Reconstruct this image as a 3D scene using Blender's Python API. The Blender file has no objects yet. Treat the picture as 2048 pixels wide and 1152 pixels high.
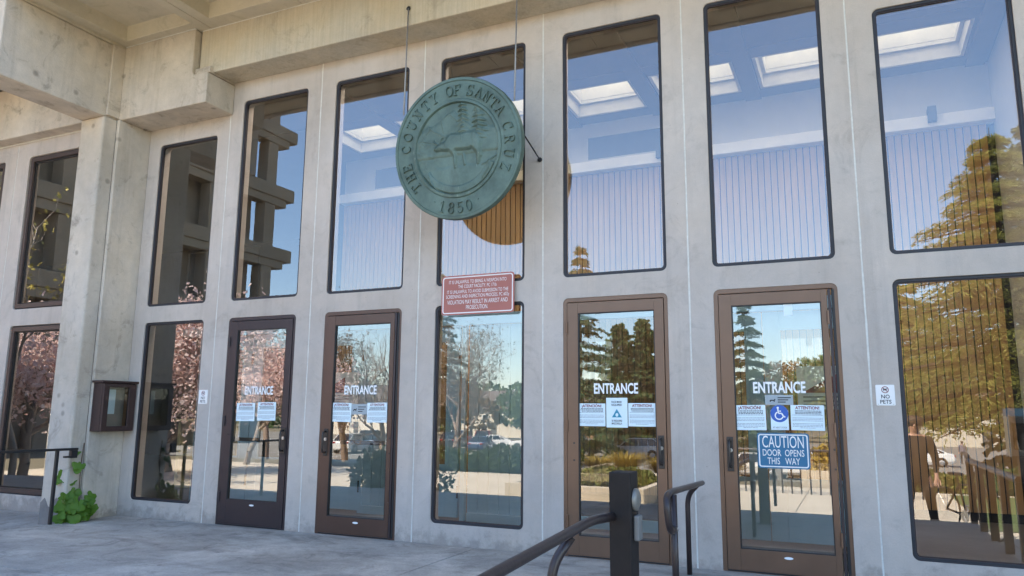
import bpy, bmesh, math, random
import numpy as np
from mathutils import Matrix, Vector
R = math.radians
scene = bpy.context.scene
col = scene.collection

# ---------------------------------------------------------------- camera
CAM = (8.1141, -6.4831, 1.2459)
yaw, pitch, roll = R(24.4548), R(9.4414), R(0.4713)
fwd = Vector((-math.sin(yaw)*math.cos(pitch), math.cos(yaw)*math.cos(pitch), math.sin(pitch)))
rgt = Vector((math.cos(yaw), math.sin(yaw), 0))
upv = rgt.cross(fwd)
cr, sr = math.cos(roll), math.sin(roll)
rgt, upv = cr*rgt+sr*upv, -sr*rgt+cr*upv
cd = bpy.data.cameras.new('camera')
cam = bpy.data.objects.new('camera', cd)
col.objects.link(cam)
m = Matrix.Identity(4)
for i in range(3):
    m[i][0] = rgt[i]; m[i][1] = upv[i]; m[i][2] = -fwd[i]; m[i][3] = CAM[i]
cam.matrix_world = m
cd.sensor_width = 36; cd.lens = 1497.61/2048*36
cd.clip_start = 0.05; cd.clip_end = 3000
scene.camera = cam

# ---------------------------------------------------------------- sky and sun
SUN_TO = Vector((-0.40, 0.50, 0.766)).normalized()      # towards the sun: behind the building, from the left
elev = math.asin(SUN_TO.z)
world = bpy.data.worlds.new('World'); scene.world = world; world.use_nodes = True
nt = world.node_tree
sky = nt.nodes.new('ShaderNodeTexSky'); sky.sky_type = 'NISHITA'; sky.sun_disc = False
sky.sun_elevation = elev; sky.sun_rotation = math.atan2(SUN_TO.x, SUN_TO.y)
sky.air_density = 1.0; sky.dust_density = 0.4; sky.ozone_density = 2.6
bg = nt.nodes['Background']; bg.inputs['Strength'].default_value = 0.12
nt.links.new(sky.outputs[0], bg.inputs['Color'])
sd = bpy.data.lights.new('sun', 'SUN'); sd.energy = 5.0; sd.angle = R(0.53); sd.color = (1.0, 0.90, 0.76)
sun = bpy.data.objects.new('sun', sd); col.objects.link(sun)
sun.rotation_euler = (-SUN_TO).to_track_quat('-Z', 'Y').to_euler(); sun.location = (-30, 20, 60)

vs = scene.view_settings
scene.display_settings.display_device = 'sRGB'
vs.view_transform = 'Standard'; vs.look = 'None'; vs.gamma = 1.0; vs.use_curve_mapping = False
vs.exposure = 2.55
cy = scene.cycles
cy.max_bounces = 9; cy.diffuse_bounces = 5; cy.glossy_bounces = 4; cy.transmission_bounces = 4
cy.transparent_max_bounces = 24; cy.sample_clamp_indirect = 6.0
cy.caustics_reflective = False; cy.caustics_refractive = False
cy.use_denoising = True

# ---------------------------------------------------------------- helpers
rng = np.random.default_rng(7)
random.seed(7)

class MB:
    """collects geometry; build() links it as one mesh object"""
    def __init__(s): s.v = []; s.f = []
    def add(s, vs_, fs_):
        o = len(s.v); s.v += [tuple(map(float, p)) for p in vs_]; s.f += [tuple(o+i for i in f) for f in fs_]
        return s
    def box(s, x0, x1, y0, y1, z0, z1):
        return s.add([(x0,y0,z0),(x1,y0,z0),(x1,y1,z0),(x0,y1,z0),(x0,y0,z1),(x1,y0,z1),(x1,y1,z1),(x0,y1,z1)],
              [(0,3,2,1),(4,5,6,7),(0,1,5,4),(1,2,6,5),(2,3,7,6),(3,0,4,7)])
    def quad(s, a, b, c, d): return s.add([a,b,c,d], [(0,1,2,3)])
    def tube(s, pts, r, n=8, cap=True):
        pts = [Vector(p) for p in pts]; k = len(pts)
        rs = [r]*k if not hasattr(r, '__len__') else r
        t0 = (pts[1]-pts[0]).normalized()
        ref = Vector((0,0,1)) if abs(t0.z) < 0.9 else Vector((1,0,0))
        u = t0.cross(ref).normalized(); vv = []; ff = []
        for i, p in enumerate(pts):
            t = (pts[min(i+1,k-1)]-pts[max(i-1,0)]).normalized()
            u = (u - t*u.dot(t)).normalized(); w = t.cross(u)
            for j in range(n):
                a = 2*math.pi*j/n
                vv.append(p + (u*math.cos(a)+w*math.sin(a))*rs[i])
        for i in range(k-1):
            for j in range(n):
                j2 = (j+1) % n
                ff.append((i*n+j, i*n+j2, (i+1)*n+j2, (i+1)*n+j))
        if cap:
            ff.append(tuple(reversed(range(n)))); ff.append(tuple((k-1)*n+j for j in range(n)))
        return s.add(vv, ff)
    def prism(s, poly, fn, d0, d1):
        """poly: 2-D outline; fn(a, b, d) -> 3-D point"""
        n = len(poly)
        vv = [fn(a, b, d0) for a, b in poly] + [fn(a, b, d1) for a, b in poly]
        ff = [tuple(range(n)), tuple(reversed(range(n, 2*n)))]
        for i in range(n):
            j = (i+1) % n; ff.append((i, n+i, n+j, j))
        return s.add(vv, ff)
    def disc(s, c, ax, r, d, n=20):
        c = Vector(c); ax = Vector(ax).normalized()
        return s.tube([c, c+ax*d], r, n)
    def lathe(s, prof, fn, n=24, closed=False):
        """prof: (radius, height) list; fn(x, y, h) -> point"""
        k = len(prof); vv = []; ff = []
        for r_, h in prof:
            for j in range(n):
                a = 2*math.pi*j/n; vv.append(fn(r_*math.cos(a), r_*math.sin(a), h))
        for i in range(k-1 if not closed else k):
            i2 = (i+1) % k
            for j in range(n):
                j2 = (j+1) % n; ff.append((i*n+j, i*n+j2, i2*n+j2, i2*n+j))
        return s.add(vv, ff)
    def build(s, name, material, parent=None, smooth=False, bevel=0, seg=2, fixn=True):
        me = bpy.data.meshes.new(name); me.from_pydata(s.v, [], s.f)
        if fixn:
            bm = bmesh.new(); bm.from_mesh(me); bmesh.ops.recalc_face_normals(bm, faces=bm.faces); bm.to_mesh(me); bm.free()
        me.update()
        return link(name, me, material, parent, smooth, bevel, seg)

def link(name, me, material, parent=None, smooth=False, bevel=0, seg=2):
    if material is not None and not me.materials: me.materials.append(material)
    if smooth:
        me.polygons.foreach_set('use_smooth', [True]*len(me.polygons))
    o = bpy.data.objects.new(name, me); col.objects.link(o)
    if parent is not None: o.parent = parent
    if bevel:
        b = o.modifiers.new('bevel', 'BEVEL'); b.width = bevel; b.segments = seg; b.limit_method = 'ANGLE'; b.angle_limit = R(35)
        b.harden_normals = False
    return o

def npmesh(name, V, F, material, parent=None, smooth=False):
    """fast mesh from numpy arrays; F is (n,3) or (n,4)"""
    V = np.asarray(V, np.float32); F = np.asarray(F, np.int32); k = F.shape[1]; n = len(F)
    me = bpy.data.meshes.new(name)
    me.vertices.add(len(V)); me.vertices.foreach_set('co', V.ravel())
    me.loops.add(n*k); me.loops.foreach_set('vertex_index', F.ravel())
    me.polygons.add(n); me.polygons.foreach_set('loop_start', np.arange(0, n*k, k, dtype=np.int32))
    me.polygons.foreach_set('loop_total', np.full(n, k, np.int32))
    me.update(calc_edges=True); me.validate()
    return link(name, me, material, parent, smooth)

def tag(o, label=None, cat=None, group=None, kind=None):
    if label: o['label'] = label
    if cat: o['category'] = cat
    if group: o['group'] = group
    if kind: o['kind'] = kind
    return o
def thing(name, label, cat, loc=(0,0,0), rz=0, group=None):
    o = bpy.data.objects.new(name, None); col.objects.link(o); o.location = loc; o.rotation_euler = (0,0,rz)
    o.empty_display_size = 0.1
    return tag(o, label, cat, group)
def struct(name, mb, material, **k):
    o = mb.build(name, material, **k); o['kind'] = 'structure'; return o

def rr(x0, x1, z0, z1, r, n=5, top=True, bot=True):
    """rounded rectangle outline, counter-clockwise seen from -y"""
    P_ = []
    def arc(cx, cz, a0):
        for i in range(n+1):
            a = a0+math.pi/2*i/n; P_.append((cx+r*math.cos(a), cz+r*math.sin(a)))
    if bot: arc(x0+r, z0+r, math.pi); arc(x1-r, z0+r, 1.5*math.pi)
    else: P_.extend([(x0, z0), (x1, z0)])
    if top: arc(x1-r, z1-r, 0); arc(x0+r, z1-r, math.pi/2)
    else: P_.extend([(x1, z1), (x0, z1)])
    return P_

def ring(mb, outer, inner, y0, y1):
    """frame between two outlines of equal point count, from depth y0 to y1"""
    n = len(outer); vv = []; ff = []
    for L, y in ((outer, y0), (inner, y0), (inner, y1), (outer, y1)):
        vv += [(x, y, z) for x, z in L]
    for i in range(n):
        j = (i+1) % n
        for a in range(4):
            b = (a+1) % 4
            ff.append((a*n+i, a*n+j, b*n+j, b*n+i))
    mb.add(vv, ff)

# ---------------------------------------------------------------- materials
def new_mat(name):
    m_ = bpy.data.materials.new(name); m_.use_nodes = True
    n = m_.node_tree.nodes; l = m_.node_tree.links
    return m_, n, l, n['Principled BSDF']
def mat(name, c, rough=0.6, metal=0.0, var=0.10, scale=6.0, bump=0.0, bscale=80.0, spec=0.5, coat=0.0, var2=0.0, scale2=0.7, coords='Object', trans=0.0, stretch=None):
    m_, n, l, p = new_mat(name)
    p.inputs['Roughness'].default_value = rough; p.inputs['Metallic'].default_value = metal
    p.inputs['Specular IOR Level'].default_value = spec
    if coat: p.inputs['Coat Weight'].default_value = coat; p.inputs['Coat Roughness'].default_value = 0.06
    tc = n.new('ShaderNodeTexCoord'); vec = tc.outputs[coords]
    if stretch:
        mp = n.new('ShaderNodeMapping'); mp.inputs['Scale'].default_value = stretch
        l.new(vec, mp.inputs[0]); vec = mp.outputs[0]
    nz = n.new('ShaderNodeTexNoise'); nz.inputs['Scale'].default_value = scale; nz.inputs['Detail'].default_value = 6
    nz.inputs['Roughness'].default_value = 0.65
    l.new(vec, nz.inputs['Vector'])
    val = n.new('ShaderNodeMapRange'); val.inputs['From Min'].default_value = 0.25; val.inputs['From Max'].default_value = 0.75
    val.inputs['To Min'].default_value = 1-var; val.inputs['To Max'].default_value = 1+var
    l.new(nz.outputs[0], val.inputs['Value']); fac = val.outputs[0]
    if var2:
        n2 = n.new('ShaderNodeTexNoise'); n2.inputs['Scale'].default_value = scale2; n2.inputs['Detail'].default_value = 4
        l.new(vec, n2.inputs['Vector'])
        v2 = n.new('ShaderNodeMapRange'); v2.inputs['From Min'].default_value = 0.3; v2.inputs['From Max'].default_value = 0.7
        v2.inputs['To Min'].default_value = 1-var2; v2.inputs['To Max'].default_value = 1+var2
        l.new(n2.outputs[0], v2.inputs['Value'])
        mu = n.new('ShaderNodeMath'); mu.operation = 'MULTIPLY'; l.new(fac, mu.inputs[0]); l.new(v2.outputs[0], mu.inputs[1]); fac = mu.outputs[0]
    mx = n.new('ShaderNodeVectorMath'); mx.operation = 'SCALE'; mx.inputs[0].default_value = c[:3]
    l.new(fac, mx.inputs['Scale']); l.new(mx.outputs[0], p.inputs['Base Color'])
    if bump:
        nb = n.new('ShaderNodeTexNoise'); nb.inputs['Scale'].default_value = bscale; nb.inputs['Detail'].default_value = 5
        l.new(vec, nb.inputs['Vector'])
        bp = n.new('ShaderNodeBump'); bp.inputs['Strength'].default_value = bump; bp.inputs['Distance'].default_value = 0.01
        l.new(nb.outputs[0], bp.inputs['Height']); l.new(bp.outputs[0], p.inputs['Normal'])
    if trans:
        tr = n.new('ShaderNodeBsdfTranslucent'); l.new(mx.outputs[0], tr.inputs['Color'])
        ms = n.new('ShaderNodeMixShader'); ms.inputs[0].default_value = trans
        l.new(p.outputs[0], ms.inputs[1]); l.new(tr.outputs[0], ms.inputs[2]); l.new(ms.outputs[0], n['Material Output'].inputs[0])
    return m_

def concrete(name, c, warm=(1,1,1), var=0.10, cloud=0.7, stain=0.25, pits=0.5, streak=0.0, bump=0.25, rough=0.85, patch=0.0, runs=0.0, grime=0.0, gum=0.0, pale=0.0, smudge=0.0):
    """cast concrete: clouding, dark stains, air-bubble pits, optional rain streaks"""
    m_, n, l, p = new_mat(name)
    p.inputs['Roughness'].default_value = rough; p.inputs['Specular IOR Level'].default_value = 0.3
    tc = n.new('ShaderNodeTexCoord'); vec = tc.outputs['Object']
    def noise(s, d=6, r_=0.6, v=None, dist=0.0):
        q = n.new('ShaderNodeTexNoise'); q.inputs['Scale'].default_value = s; q.inputs['Detail'].default_value = d
        q.inputs['Roughness'].default_value = r_; q.inputs['Distortion'].default_value = dist
        l.new(v or vec, q.inputs['Vector']); return q.outputs[0]
    def rng_(x, a, b, c0, c1):
        q = n.new('ShaderNodeMapRange'); q.inputs['From Min'].default_value = a; q.inputs['From Max'].default_value = b
        q.inputs['To Min'].default_value = c0; q.inputs['To Max'].default_value = c1; l.new(x, q.inputs['Value']); return q.outputs[0]
    def mul(a, b):
        q = n.new('ShaderNodeMath'); q.operation = 'MULTIPLY'; l.new(a, q.inputs[0]); l.new(b, q.inputs[1]); return q.outputs[0]
    f = mul(rng_(noise(cloud, 5), 0.36, 0.64, 1-var, 1+var), rng_(noise(9, 8, 0.7), 0.25, 0.75, 1-var*0.7, 1+var*0.7))
    f = mul(f, rng_(noise(140, 3), 0.3, 0.7, 0.94, 1.06))
    f = mul(f, rng_(noise(2.6, 9, 0.72, None, 1.2), 0.54, 0.70, 1.0, 1-stain))
    if streak:
        mp = n.new('ShaderNodeMapping'); mp.inputs['Scale'].default_value = (34, 34, 0.9); l.new(vec, mp.inputs[0])
        f = mul(f, rng_(noise(1.0, 5, 0.6, mp.outputs[0]), 0.42, 0.62, 1+streak*0.4, 1-streak))
    vo = n.new('ShaderNodeTexVoronoi'); vo.inputs['Scale'].default_value = 16; l.new(vec, vo.inputs['Vector'])
    pit = rng_(vo.outputs['Distance'], 0.03, 0.075, 1-pits, 1.0)
    gate = rng_(noise(3.5, 2), 0.55, 0.6, 0.0, 1.0)     # pits only here and there
    mixp = n.new('ShaderNodeMix'); mixp.data_type = 'FLOAT'; l.new(gate, mixp.inputs[0]); mixp.inputs[2].default_value = 1.0
    l.new(pit, mixp.inputs[3]); f = mul(f, mixp.outputs[0])
    if patch:
        v2 = n.new('ShaderNodeTexVoronoi'); v2.inputs['Scale'].default_value = 3.3; l.new(vec, v2.inputs['Vector'])
        f = mul(f, rng_(v2.outputs['Distance'], 0.07, 0.14, 1-patch, 1.0))
    def mapped(sx, sy, sz):
        mp = n.new('ShaderNodeMapping'); mp.inputs['Scale'].default_value = (sx, sy, sz); l.new(vec, mp.inputs[0]); return mp.outputs[0]
    if runs:      # water runs of uneven length
        f = mul(f, rng_(noise(1.0, 6, 0.65, mapped(5.5, 5.5, 0.35)), 0.52, 0.70, 1.0, 1-runs))
        f = mul(f, rng_(noise(1.0, 4, 0.6, mapped(1.7, 1.7, 0.5)), 0.35, 0.65, 1+runs*.35, 1-runs*.45))
    if grime:     # splashed dirt along the foot of the wall, ragged upper edge
        sx_ = n.new('ShaderNodeSeparateXYZ'); l.new(vec, sx_.inputs[0])
        sub = n.new('ShaderNodeMath'); sub.operation = 'SUBTRACT'; l.new(sx_.outputs[2], sub.inputs[0])
        l.new(rng_(noise(6, 7, 0.7), 0.3, 0.7, -0.06, 0.26), sub.inputs[1])
        f = mul(f, rng_(sub.outputs[0], -0.10, 0.03, 1-grime, 1.0))
    if gum:       # trodden gum and drip spots
        vg = n.new('ShaderNodeTexVoronoi'); vg.inputs['Scale'].default_value = 3.1; l.new(vec, vg.inputs['Vector'])
        sc2 = n.new('ShaderNodeSeparateColor'); l.new(vg.outputs['Color'], sc2.inputs[0])
        g1 = rng_(vg.outputs['Distance'], 0.045, 0.075, 1.0, 0.0); g2 = rng_(sc2.outputs[0], 0.45, 0.50, 0.0, 1.0)
        f = mul(f, rng_(mul(g1, g2), 0.0, 1.0, 1.0, 1-gum))
    if smudge:    # tracked-in dirt
        f = mul(f, rng_(noise(0.9, 8, 0.72, mapped(1.0, 2.4, 1.0), 0.6), 0.50, 0.64, 1.0, 1-smudge))
        f = mul(f, rng_(noise(48, 4, 0.8), 0.35, 0.65, 0.86, 1.12))
    if pale:      # scrubbed pale patches
        f = mul(f, rng_(noise(0.55, 6, 0.7, None, 0.8), 0.50, 0.66, 1.0, 1+pale))
    sc_ = n.new('ShaderNodeVectorMath'); sc_.operation = 'SCALE'; l.new(f, sc_.inputs['Scale'])
    hue = n.new('ShaderNodeMix'); hue.data_type = 'RGBA'; hue.inputs[6].default_value = (*c, 1)
    hue.inputs[7].default_value = (c[0]*warm[0], c[1]*warm[1], c[2]*warm[2], 1)
    l.new(rng_(noise(1.1, 4), 0.35, 0.65, 0, 1), hue.inputs[0])
    l.new(hue.outputs[2], sc_.inputs[0]); l.new(sc_.outputs[0], p.inputs['Base Color'])
    bp = n.new('ShaderNodeBump'); bp.inputs['Strength'].default_value = bump; bp.inputs['Distance'].default_value = 0.006
    add = n.new('ShaderNodeMath'); add.operation = 'ADD'; l.new(noise(55, 6), add.inputs[0]); l.new(mul(mixp.outputs[0], noise(7, 3)), add.inputs[1])
    l.new(add.outputs[0], bp.inputs['Height']); l.new(bp.outputs[0], p.inputs['Normal'])
    return m_

def glass_mat(name, ior, tint, gloss=(1,1,1), wave=0.0):
    m_, n, l, p = new_mat(name); n.remove(p)
    fr = n.new('ShaderNodeFresnel'); fr.inputs['IOR'].default_value = ior
    tr = n.new('ShaderNodeBsdfTransparent'); tr.inputs['Color'].default_value = (*tint, 1)
    gl = n.new('ShaderNodeBsdfGlossy'); gl.inputs['Roughness'].default_value = 0.0; gl.inputs['Color'].default_value = (*gloss, 1)
    if wave:
        tc = n.new('ShaderNodeTexCoord'); nz = n.new('ShaderNodeTexNoise'); nz.inputs['Scale'].default_value = 1.3; nz.inputs['Detail'].default_value = 1
        l.new(tc.outputs['Object'], nz.inputs['Vector'])
        bp = n.new('ShaderNodeBump'); bp.inputs['Strength'].default_value = wave; bp.inputs['Distance'].default_value = 0.01
        l.new(nz.outputs[0], bp.inputs['Height']); l.new(bp.outputs[0], gl.inputs['Normal'])
    mx = n.new('ShaderNodeMixShader'); l.new(fr.outputs[0], mx.inputs[0]); l.new(tr.outputs[0], mx.inputs[1]); l.new(gl.outputs[0], mx.inputs[2])
    if wave:      # thin film of dust and old smears
        t2 = n.new('ShaderNodeTexCoord'); mp = n.new('ShaderNodeMapping'); mp.inputs['Scale'].default_value = (3, 3, 1.2); l.new(t2.outputs['Object'], mp.inputs[0])
        nd = n.new('ShaderNodeTexNoise'); nd.inputs['Scale'].default_value = 1.6; nd.inputs['Detail'].default_value = 8; nd.inputs['Roughness'].default_value = .7; l.new(mp.outputs[0], nd.inputs['Vector'])
        mr = n.new('ShaderNodeMapRange'); mr.inputs['From Min'].default_value = .42; mr.inputs['From Max'].default_value = .75; mr.inputs['To Min'].default_value = .004; mr.inputs['To Max'].default_value = .035; l.new(nd.outputs[0], mr.inputs['Value'])
        df = n.new('ShaderNodeBsdfDiffuse'); df.inputs['Color'].default_value = (.6, .58, .54, 1)
        m2 = n.new('ShaderNodeMixShader'); l.new(mr.outputs[0], m2.inputs[0]); l.new(mx.outputs[0], m2.inputs[1]); l.new(df.outputs[0], m2.inputs[2]); l.new(m2.outputs[0], n['Material Output'].inputs[0])
    else: l.new(mx.outputs[0], n['Material Output'].inputs[0])
    return m_

def leafmat(name, c, c2=None, rough=0.6, trans=0.25, rnd=0.45, scale=0.6):
    m_, n, l, p = new_mat(name); p.inputs['Roughness'].default_value = rough; p.inputs['Specular IOR Level'].default_value = 0.25
    c2 = c2 or tuple(v*.55 for v in c)
    geo = n.new('ShaderNodeNewGeometry'); tc = n.new('ShaderNodeTexCoord'); nz = n.new('ShaderNodeTexNoise'); nz.inputs['Scale'].default_value = scale
    l.new(tc.outputs['Object'], nz.inputs['Vector'])
    mx = n.new('ShaderNodeMix'); mx.data_type = 'RGBA'; mx.inputs[6].default_value = (*c, 1); mx.inputs[7].default_value = (*c2, 1)
    ad = n.new('ShaderNodeMath'); ad.operation = 'MULTIPLY_ADD'; ad.inputs[1].default_value = .6
    l.new(geo.outputs['Random Per Island'], ad.inputs[0])
    mr = n.new('ShaderNodeMapRange'); mr.inputs['From Min'].default_value = .35; mr.inputs['From Max'].default_value = .65; mr.inputs['To Max'].default_value = .5
    l.new(nz.outputs[0], mr.inputs['Value']); l.new(mr.outputs[0], ad.inputs[2]); l.new(ad.outputs[0], mx.inputs[0])
    l.new(mx.outputs[2], p.inputs['Base Color'])
    tr = n.new('ShaderNodeBsdfTranslucent'); l.new(mx.outputs[2], tr.inputs['Color'])
    ms = n.new('ShaderNodeMixShader'); ms.inputs[0].default_value = trans
    l.new(p.outputs[0], ms.inputs[1]); l.new(tr.outputs[0], ms.inputs[2]); l.new(ms.outputs[0], n['Material Output'].inputs[0])
    return m_

M = {}
M['panel'] = concrete('precast concrete', (0.485, 0.428, 0.385), warm=(1.03, 0.99, 0.94), var=0.09, stain=0.18, pits=0.5, bump=0.25, runs=0.13, grime=0.28)
M['cast'] = concrete('cast concrete', (0.50, 0.445, 0.385), warm=(1.03, 0.98, 0.90), var=0.14, stain=0.42, pits=0.6, bump=0.5, patch=0.38, runs=0.20, grime=0.40)
M['lintel'] = concrete('lintel concrete', (0.46, 0.42, 0.35), warm=(1.06, 0.97, 0.84), var=0.09, stain=0.24, pits=0.4, streak=0.07, bump=0.3, runs=0.16)
M['soffit'] = concrete('soffit concrete', (0.49, 0.44, 0.355), warm=(1.02, 0.99, 0.90), var=0.10, stain=0.24, pits=0.4, bump=0.2)
M['slab'] = concrete('terrace concrete', (0.36, 0.335, 0.30), warm=(0.92, 0.93, 0.93), var=0.20, cloud=0.9, stain=0.45, pits=0.35, bump=0.4, rough=0.8, gum=0.35, pale=0.35, smudge=0.30)
M['barecon'] = concrete('bare worn concrete', (0.20, 0.18, 0.165), var=0.2, stain=0.3, pits=0.6, bump=0.6)
M['plaza'] = concrete('plaza paving', (0.50, 0.44, 0.35), var=0.08, stain=0.15, pits=0.2, bump=0.2)
M['tower'] = concrete('tower concrete', (0.34, 0.31, 0.26), var=0.08, stain=0.2, pits=0.2, bump=0.2)
M['sealant'] = mat('joint sealant', (0.62, 0.60, 0.55), 0.7, var=0.15, scale=30)
M['gasket'] = mat('black gasket', (0.022, 0.021, 0.026), 0.55, var=0.2)
M['bronze'] = mat('lit anodised bronze frame', (0.175, 0.100, 0.064), 0.36, metal=0.4, var=0.10, scale=3, bump=0.03, bscale=200)  # two right doors: the same bronze, brighter light put into the colour
M['bronze_dark'] = mat('dark and shaded bronze', (0.045, 0.032, 0.034), 0.42, metal=0.3, var=0.12, scale=3)  # leftmost door's shade put into the tone; also plain dark beads and jambs
M['bronze_half_lit'] = mat('bronze frame', (0.105, 0.060, 0.044), 0.36, metal=0.4, var=0.10, scale=3)  # second door: same bronze again, partial shade put into the colour
M['sash'] = mat('window sash bronze', (0.075, 0.052, 0.048), 0.42, metal=0.3, var=0.1, scale=3)
M['blackm'] = mat('black channel', (0.012, 0.011, 0.012), 0.5, var=0.2)
M['steel'] = mat('brushed steel', (0.55, 0.54, 0.52), 0.35, metal=0.9, var=0.08)
M['darksteel'] = mat('dark pull handle', (0.05, 0.043, 0.040), 0.4, metal=0.5, var=0.15)
M['railp'] = mat('brown rail paint', (0.030, 0.020, 0.020), 0.36, metal=0.1, var=0.22, scale=18, bump=0.06, bscale=60)
M['postp'] = mat('brown post paint', (0.012, 0.009, 0.0085), 0.62, spec=.3, var=0.4, scale=9, bump=0.04, bscale=90)
M['glass'] = glass_mat('window glass', 2.4, (0.95, 0.93, 0.89), (1.0, 1.0, 1.0), 0.022)
M['clear'] = glass_mat('inner glass', 1.7, (0.60, 0.62, 0.60))
M['case_glass'] = glass_mat('case glass', 1.5, (0.85, 0.86, 0.84))
def milky(c=(.95, .92, .85, 1)):
    m_, n, l, p = new_mat('milky acrylic'); n.remove(p)
    tr = n.new('ShaderNodeBsdfTranslucent'); tr.inputs['Color'].default_value = c
    l.new(tr.outputs[0], n['Material Output'].inputs[0]); return m_
M['milky'] = milky()
M['well'] = mat('skylight well paint', (.64, .60, .49), .7, var=.12, scale=4)
M['milky2'] = milky((.60, .58, .50, 1))
M['tinted'] = glass_mat('tinted far glass', 1.5, (.52, .60, .62))
M['white'] = mat('white paint', (0.80, 0.80, 0.78), 0.5, var=0.04)
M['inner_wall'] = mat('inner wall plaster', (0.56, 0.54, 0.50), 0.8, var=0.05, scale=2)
M['inner_ceiling'] = mat('inner ceiling', (0.24, 0.23, 0.22), 0.8, var=0.06, scale=2)
M['ledge'] = mat('ledge paint', (0.92, 0.88, 0.78), 0.6, var=0.04)
M['slat'] = mat('oak slat', (0.43, 0.24, 0.09), 0.5, var=0.16, scale=2.5, var2=0.1, stretch=(6, 6, 0.6))
M['slatgap'] = mat('slat backing', (0.02, 0.014, 0.010), 0.9)
M['vest'] = mat('vestibule paint', (0.36, 0.60, 0.78), 0.5, var=0.05)
M['inner_floor'] = mat('inner floor tile', (0.12, 0.11, 0.10), 0.35, var=0.1, scale=4)
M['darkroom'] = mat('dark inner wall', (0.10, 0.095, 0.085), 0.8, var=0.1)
M['desk'] = mat('counter laminate', (0.48, 0.42, 0.22), 0.5, var=0.08)
M['paper'] = mat('notice paper', (0.72, 0.82, 0.86), 0.7, var=0.03)
M['ink'] = mat('black ink', (0.03, 0.03, 0.035), 0.7)
M['inkgrey'] = mat('grey ink', (0.25, 0.27, 0.29), 0.7)
M['inkred'] = mat('maroon ink', (0.24, 0.055, 0.06), 0.7)
M['vinyl'] = mat('white vinyl', (0.86, 0.86, 0.86), 0.5, var=0.02)
M['signred'] = mat('red sign enamel', (0.38, 0.118, 0.090), 0.42, var=0.08, scale=3, var2=0.08)
M['signwhite'] = mat('sign white', (0.80, 0.78, 0.76), 0.45, var=0.04)
M['signblue'] = mat('blue sign enamel', (0.018, 0.140, 0.265), 0.4, var=0.06)
M['isablue'] = mat('access blue', (0.02, 0.10, 0.42), 0.4, var=0.03)
M['signback'] = mat('sign aluminium back', (0.45, 0.43, 0.40), 0.5, metal=0.4)
M['wood'] = mat('weathered redwood case', (0.034, 0.014, 0.012), 0.5, var=0.35, scale=5, stretch=(8, 8, 1), bump=0.2, bscale=40)
M['cork'] = mat('case backing', (0.30, 0.25, 0.21), 0.9, var=0.15)
M['caseside'] = mat('bare wood inside case', (0.30, 0.12, 0.05), 0.7, var=0.15)
M['stem'] = mat('vine stem', (0.10, 0.06, 0.035), 0.8)
M['cable'] = mat('steel cable', (0.30, 0.29, 0.28), 0.5, metal=0.4, var=0.2, scale=60)
# ================================================================ the court building
P = 1.3716                                  # width of one precast panel
Z_LB, Z_LT, Z_UB, Z_UT, Z_UTS = 0.14*P, 1.675*P, 1.82*P, 3.61*P, 3.34*P
OX0, OX1 = 0.148*P, 0.860*P
ZC = 5.78                                   # soffit height
bld = thing('court_building', 'pale precast concrete court building with tall windows and bronze entrance doors', 'building')

def wall_panel(x0, x1, ztop, holes, notch=None, zbot=-0.02, name='wall_panel'):
    g = 0.006
    if notch:
        hx0, hx1, hz1 = notch
        path = rr(hx0, hx1, zbot, hz1, 0.05, 5, True, False)       # starts bottom-left, bottom-right, then up
        outer = [(x0+g, zbot), (hx0, zbot)] + list(reversed(path[2:])) + [(hx1, zbot), (x1-g, zbot), (x1-g, ztop), (x0+g, ztop)]
    else:
        outer = [(x0+g, zbot), (x1-g, zbot), (x1-g, ztop), (x0+g, ztop)]
    bm = bmesh.new(); loops = []
    for L in [outer]+[rr(*h, 0.05) for h in holes]:
        vs_ = [bm.verts.new((x, 0, z)) for x, z in L]; loops.append(vs_)
        for i in range(len(vs_)): bm.edges.new((vs_[i], vs_[(i+1) % len(vs_)]))
    bmesh.ops.triangle_fill(bm, use_beauty=True, use_dissolve=True, edges=bm.edges[:])
    front = bm.faces[:]
    back = {v: bm.verts.new((v.co.x, 0.16, v.co.z)) for L in loops for v in L}
    for f in front: bm.faces.new([back[v] for v in reversed(f.verts)])
    for L in loops:
        for i in range(len(L)):
            a, b = L[i], L[(i+1) % len(L)]
            bm.faces.new((a, b, back[b], back[a]))
    bmesh.ops.recalc_face_normals(bm, faces=bm.faces)
    me = bpy.data.meshes.new(name); bm.to_mesh(me); bm.free()
    return link(name, me, M['panel'], bld, bevel=0.007)

def pane(parent, L, y, material, name='pane'):
    me = bpy.data.meshes.new(name); me.from_pydata([(x, y, z) for x, z in L], [], [tuple(range(len(L)))]); me.update()
    return link(name, me, material, parent)

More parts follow.
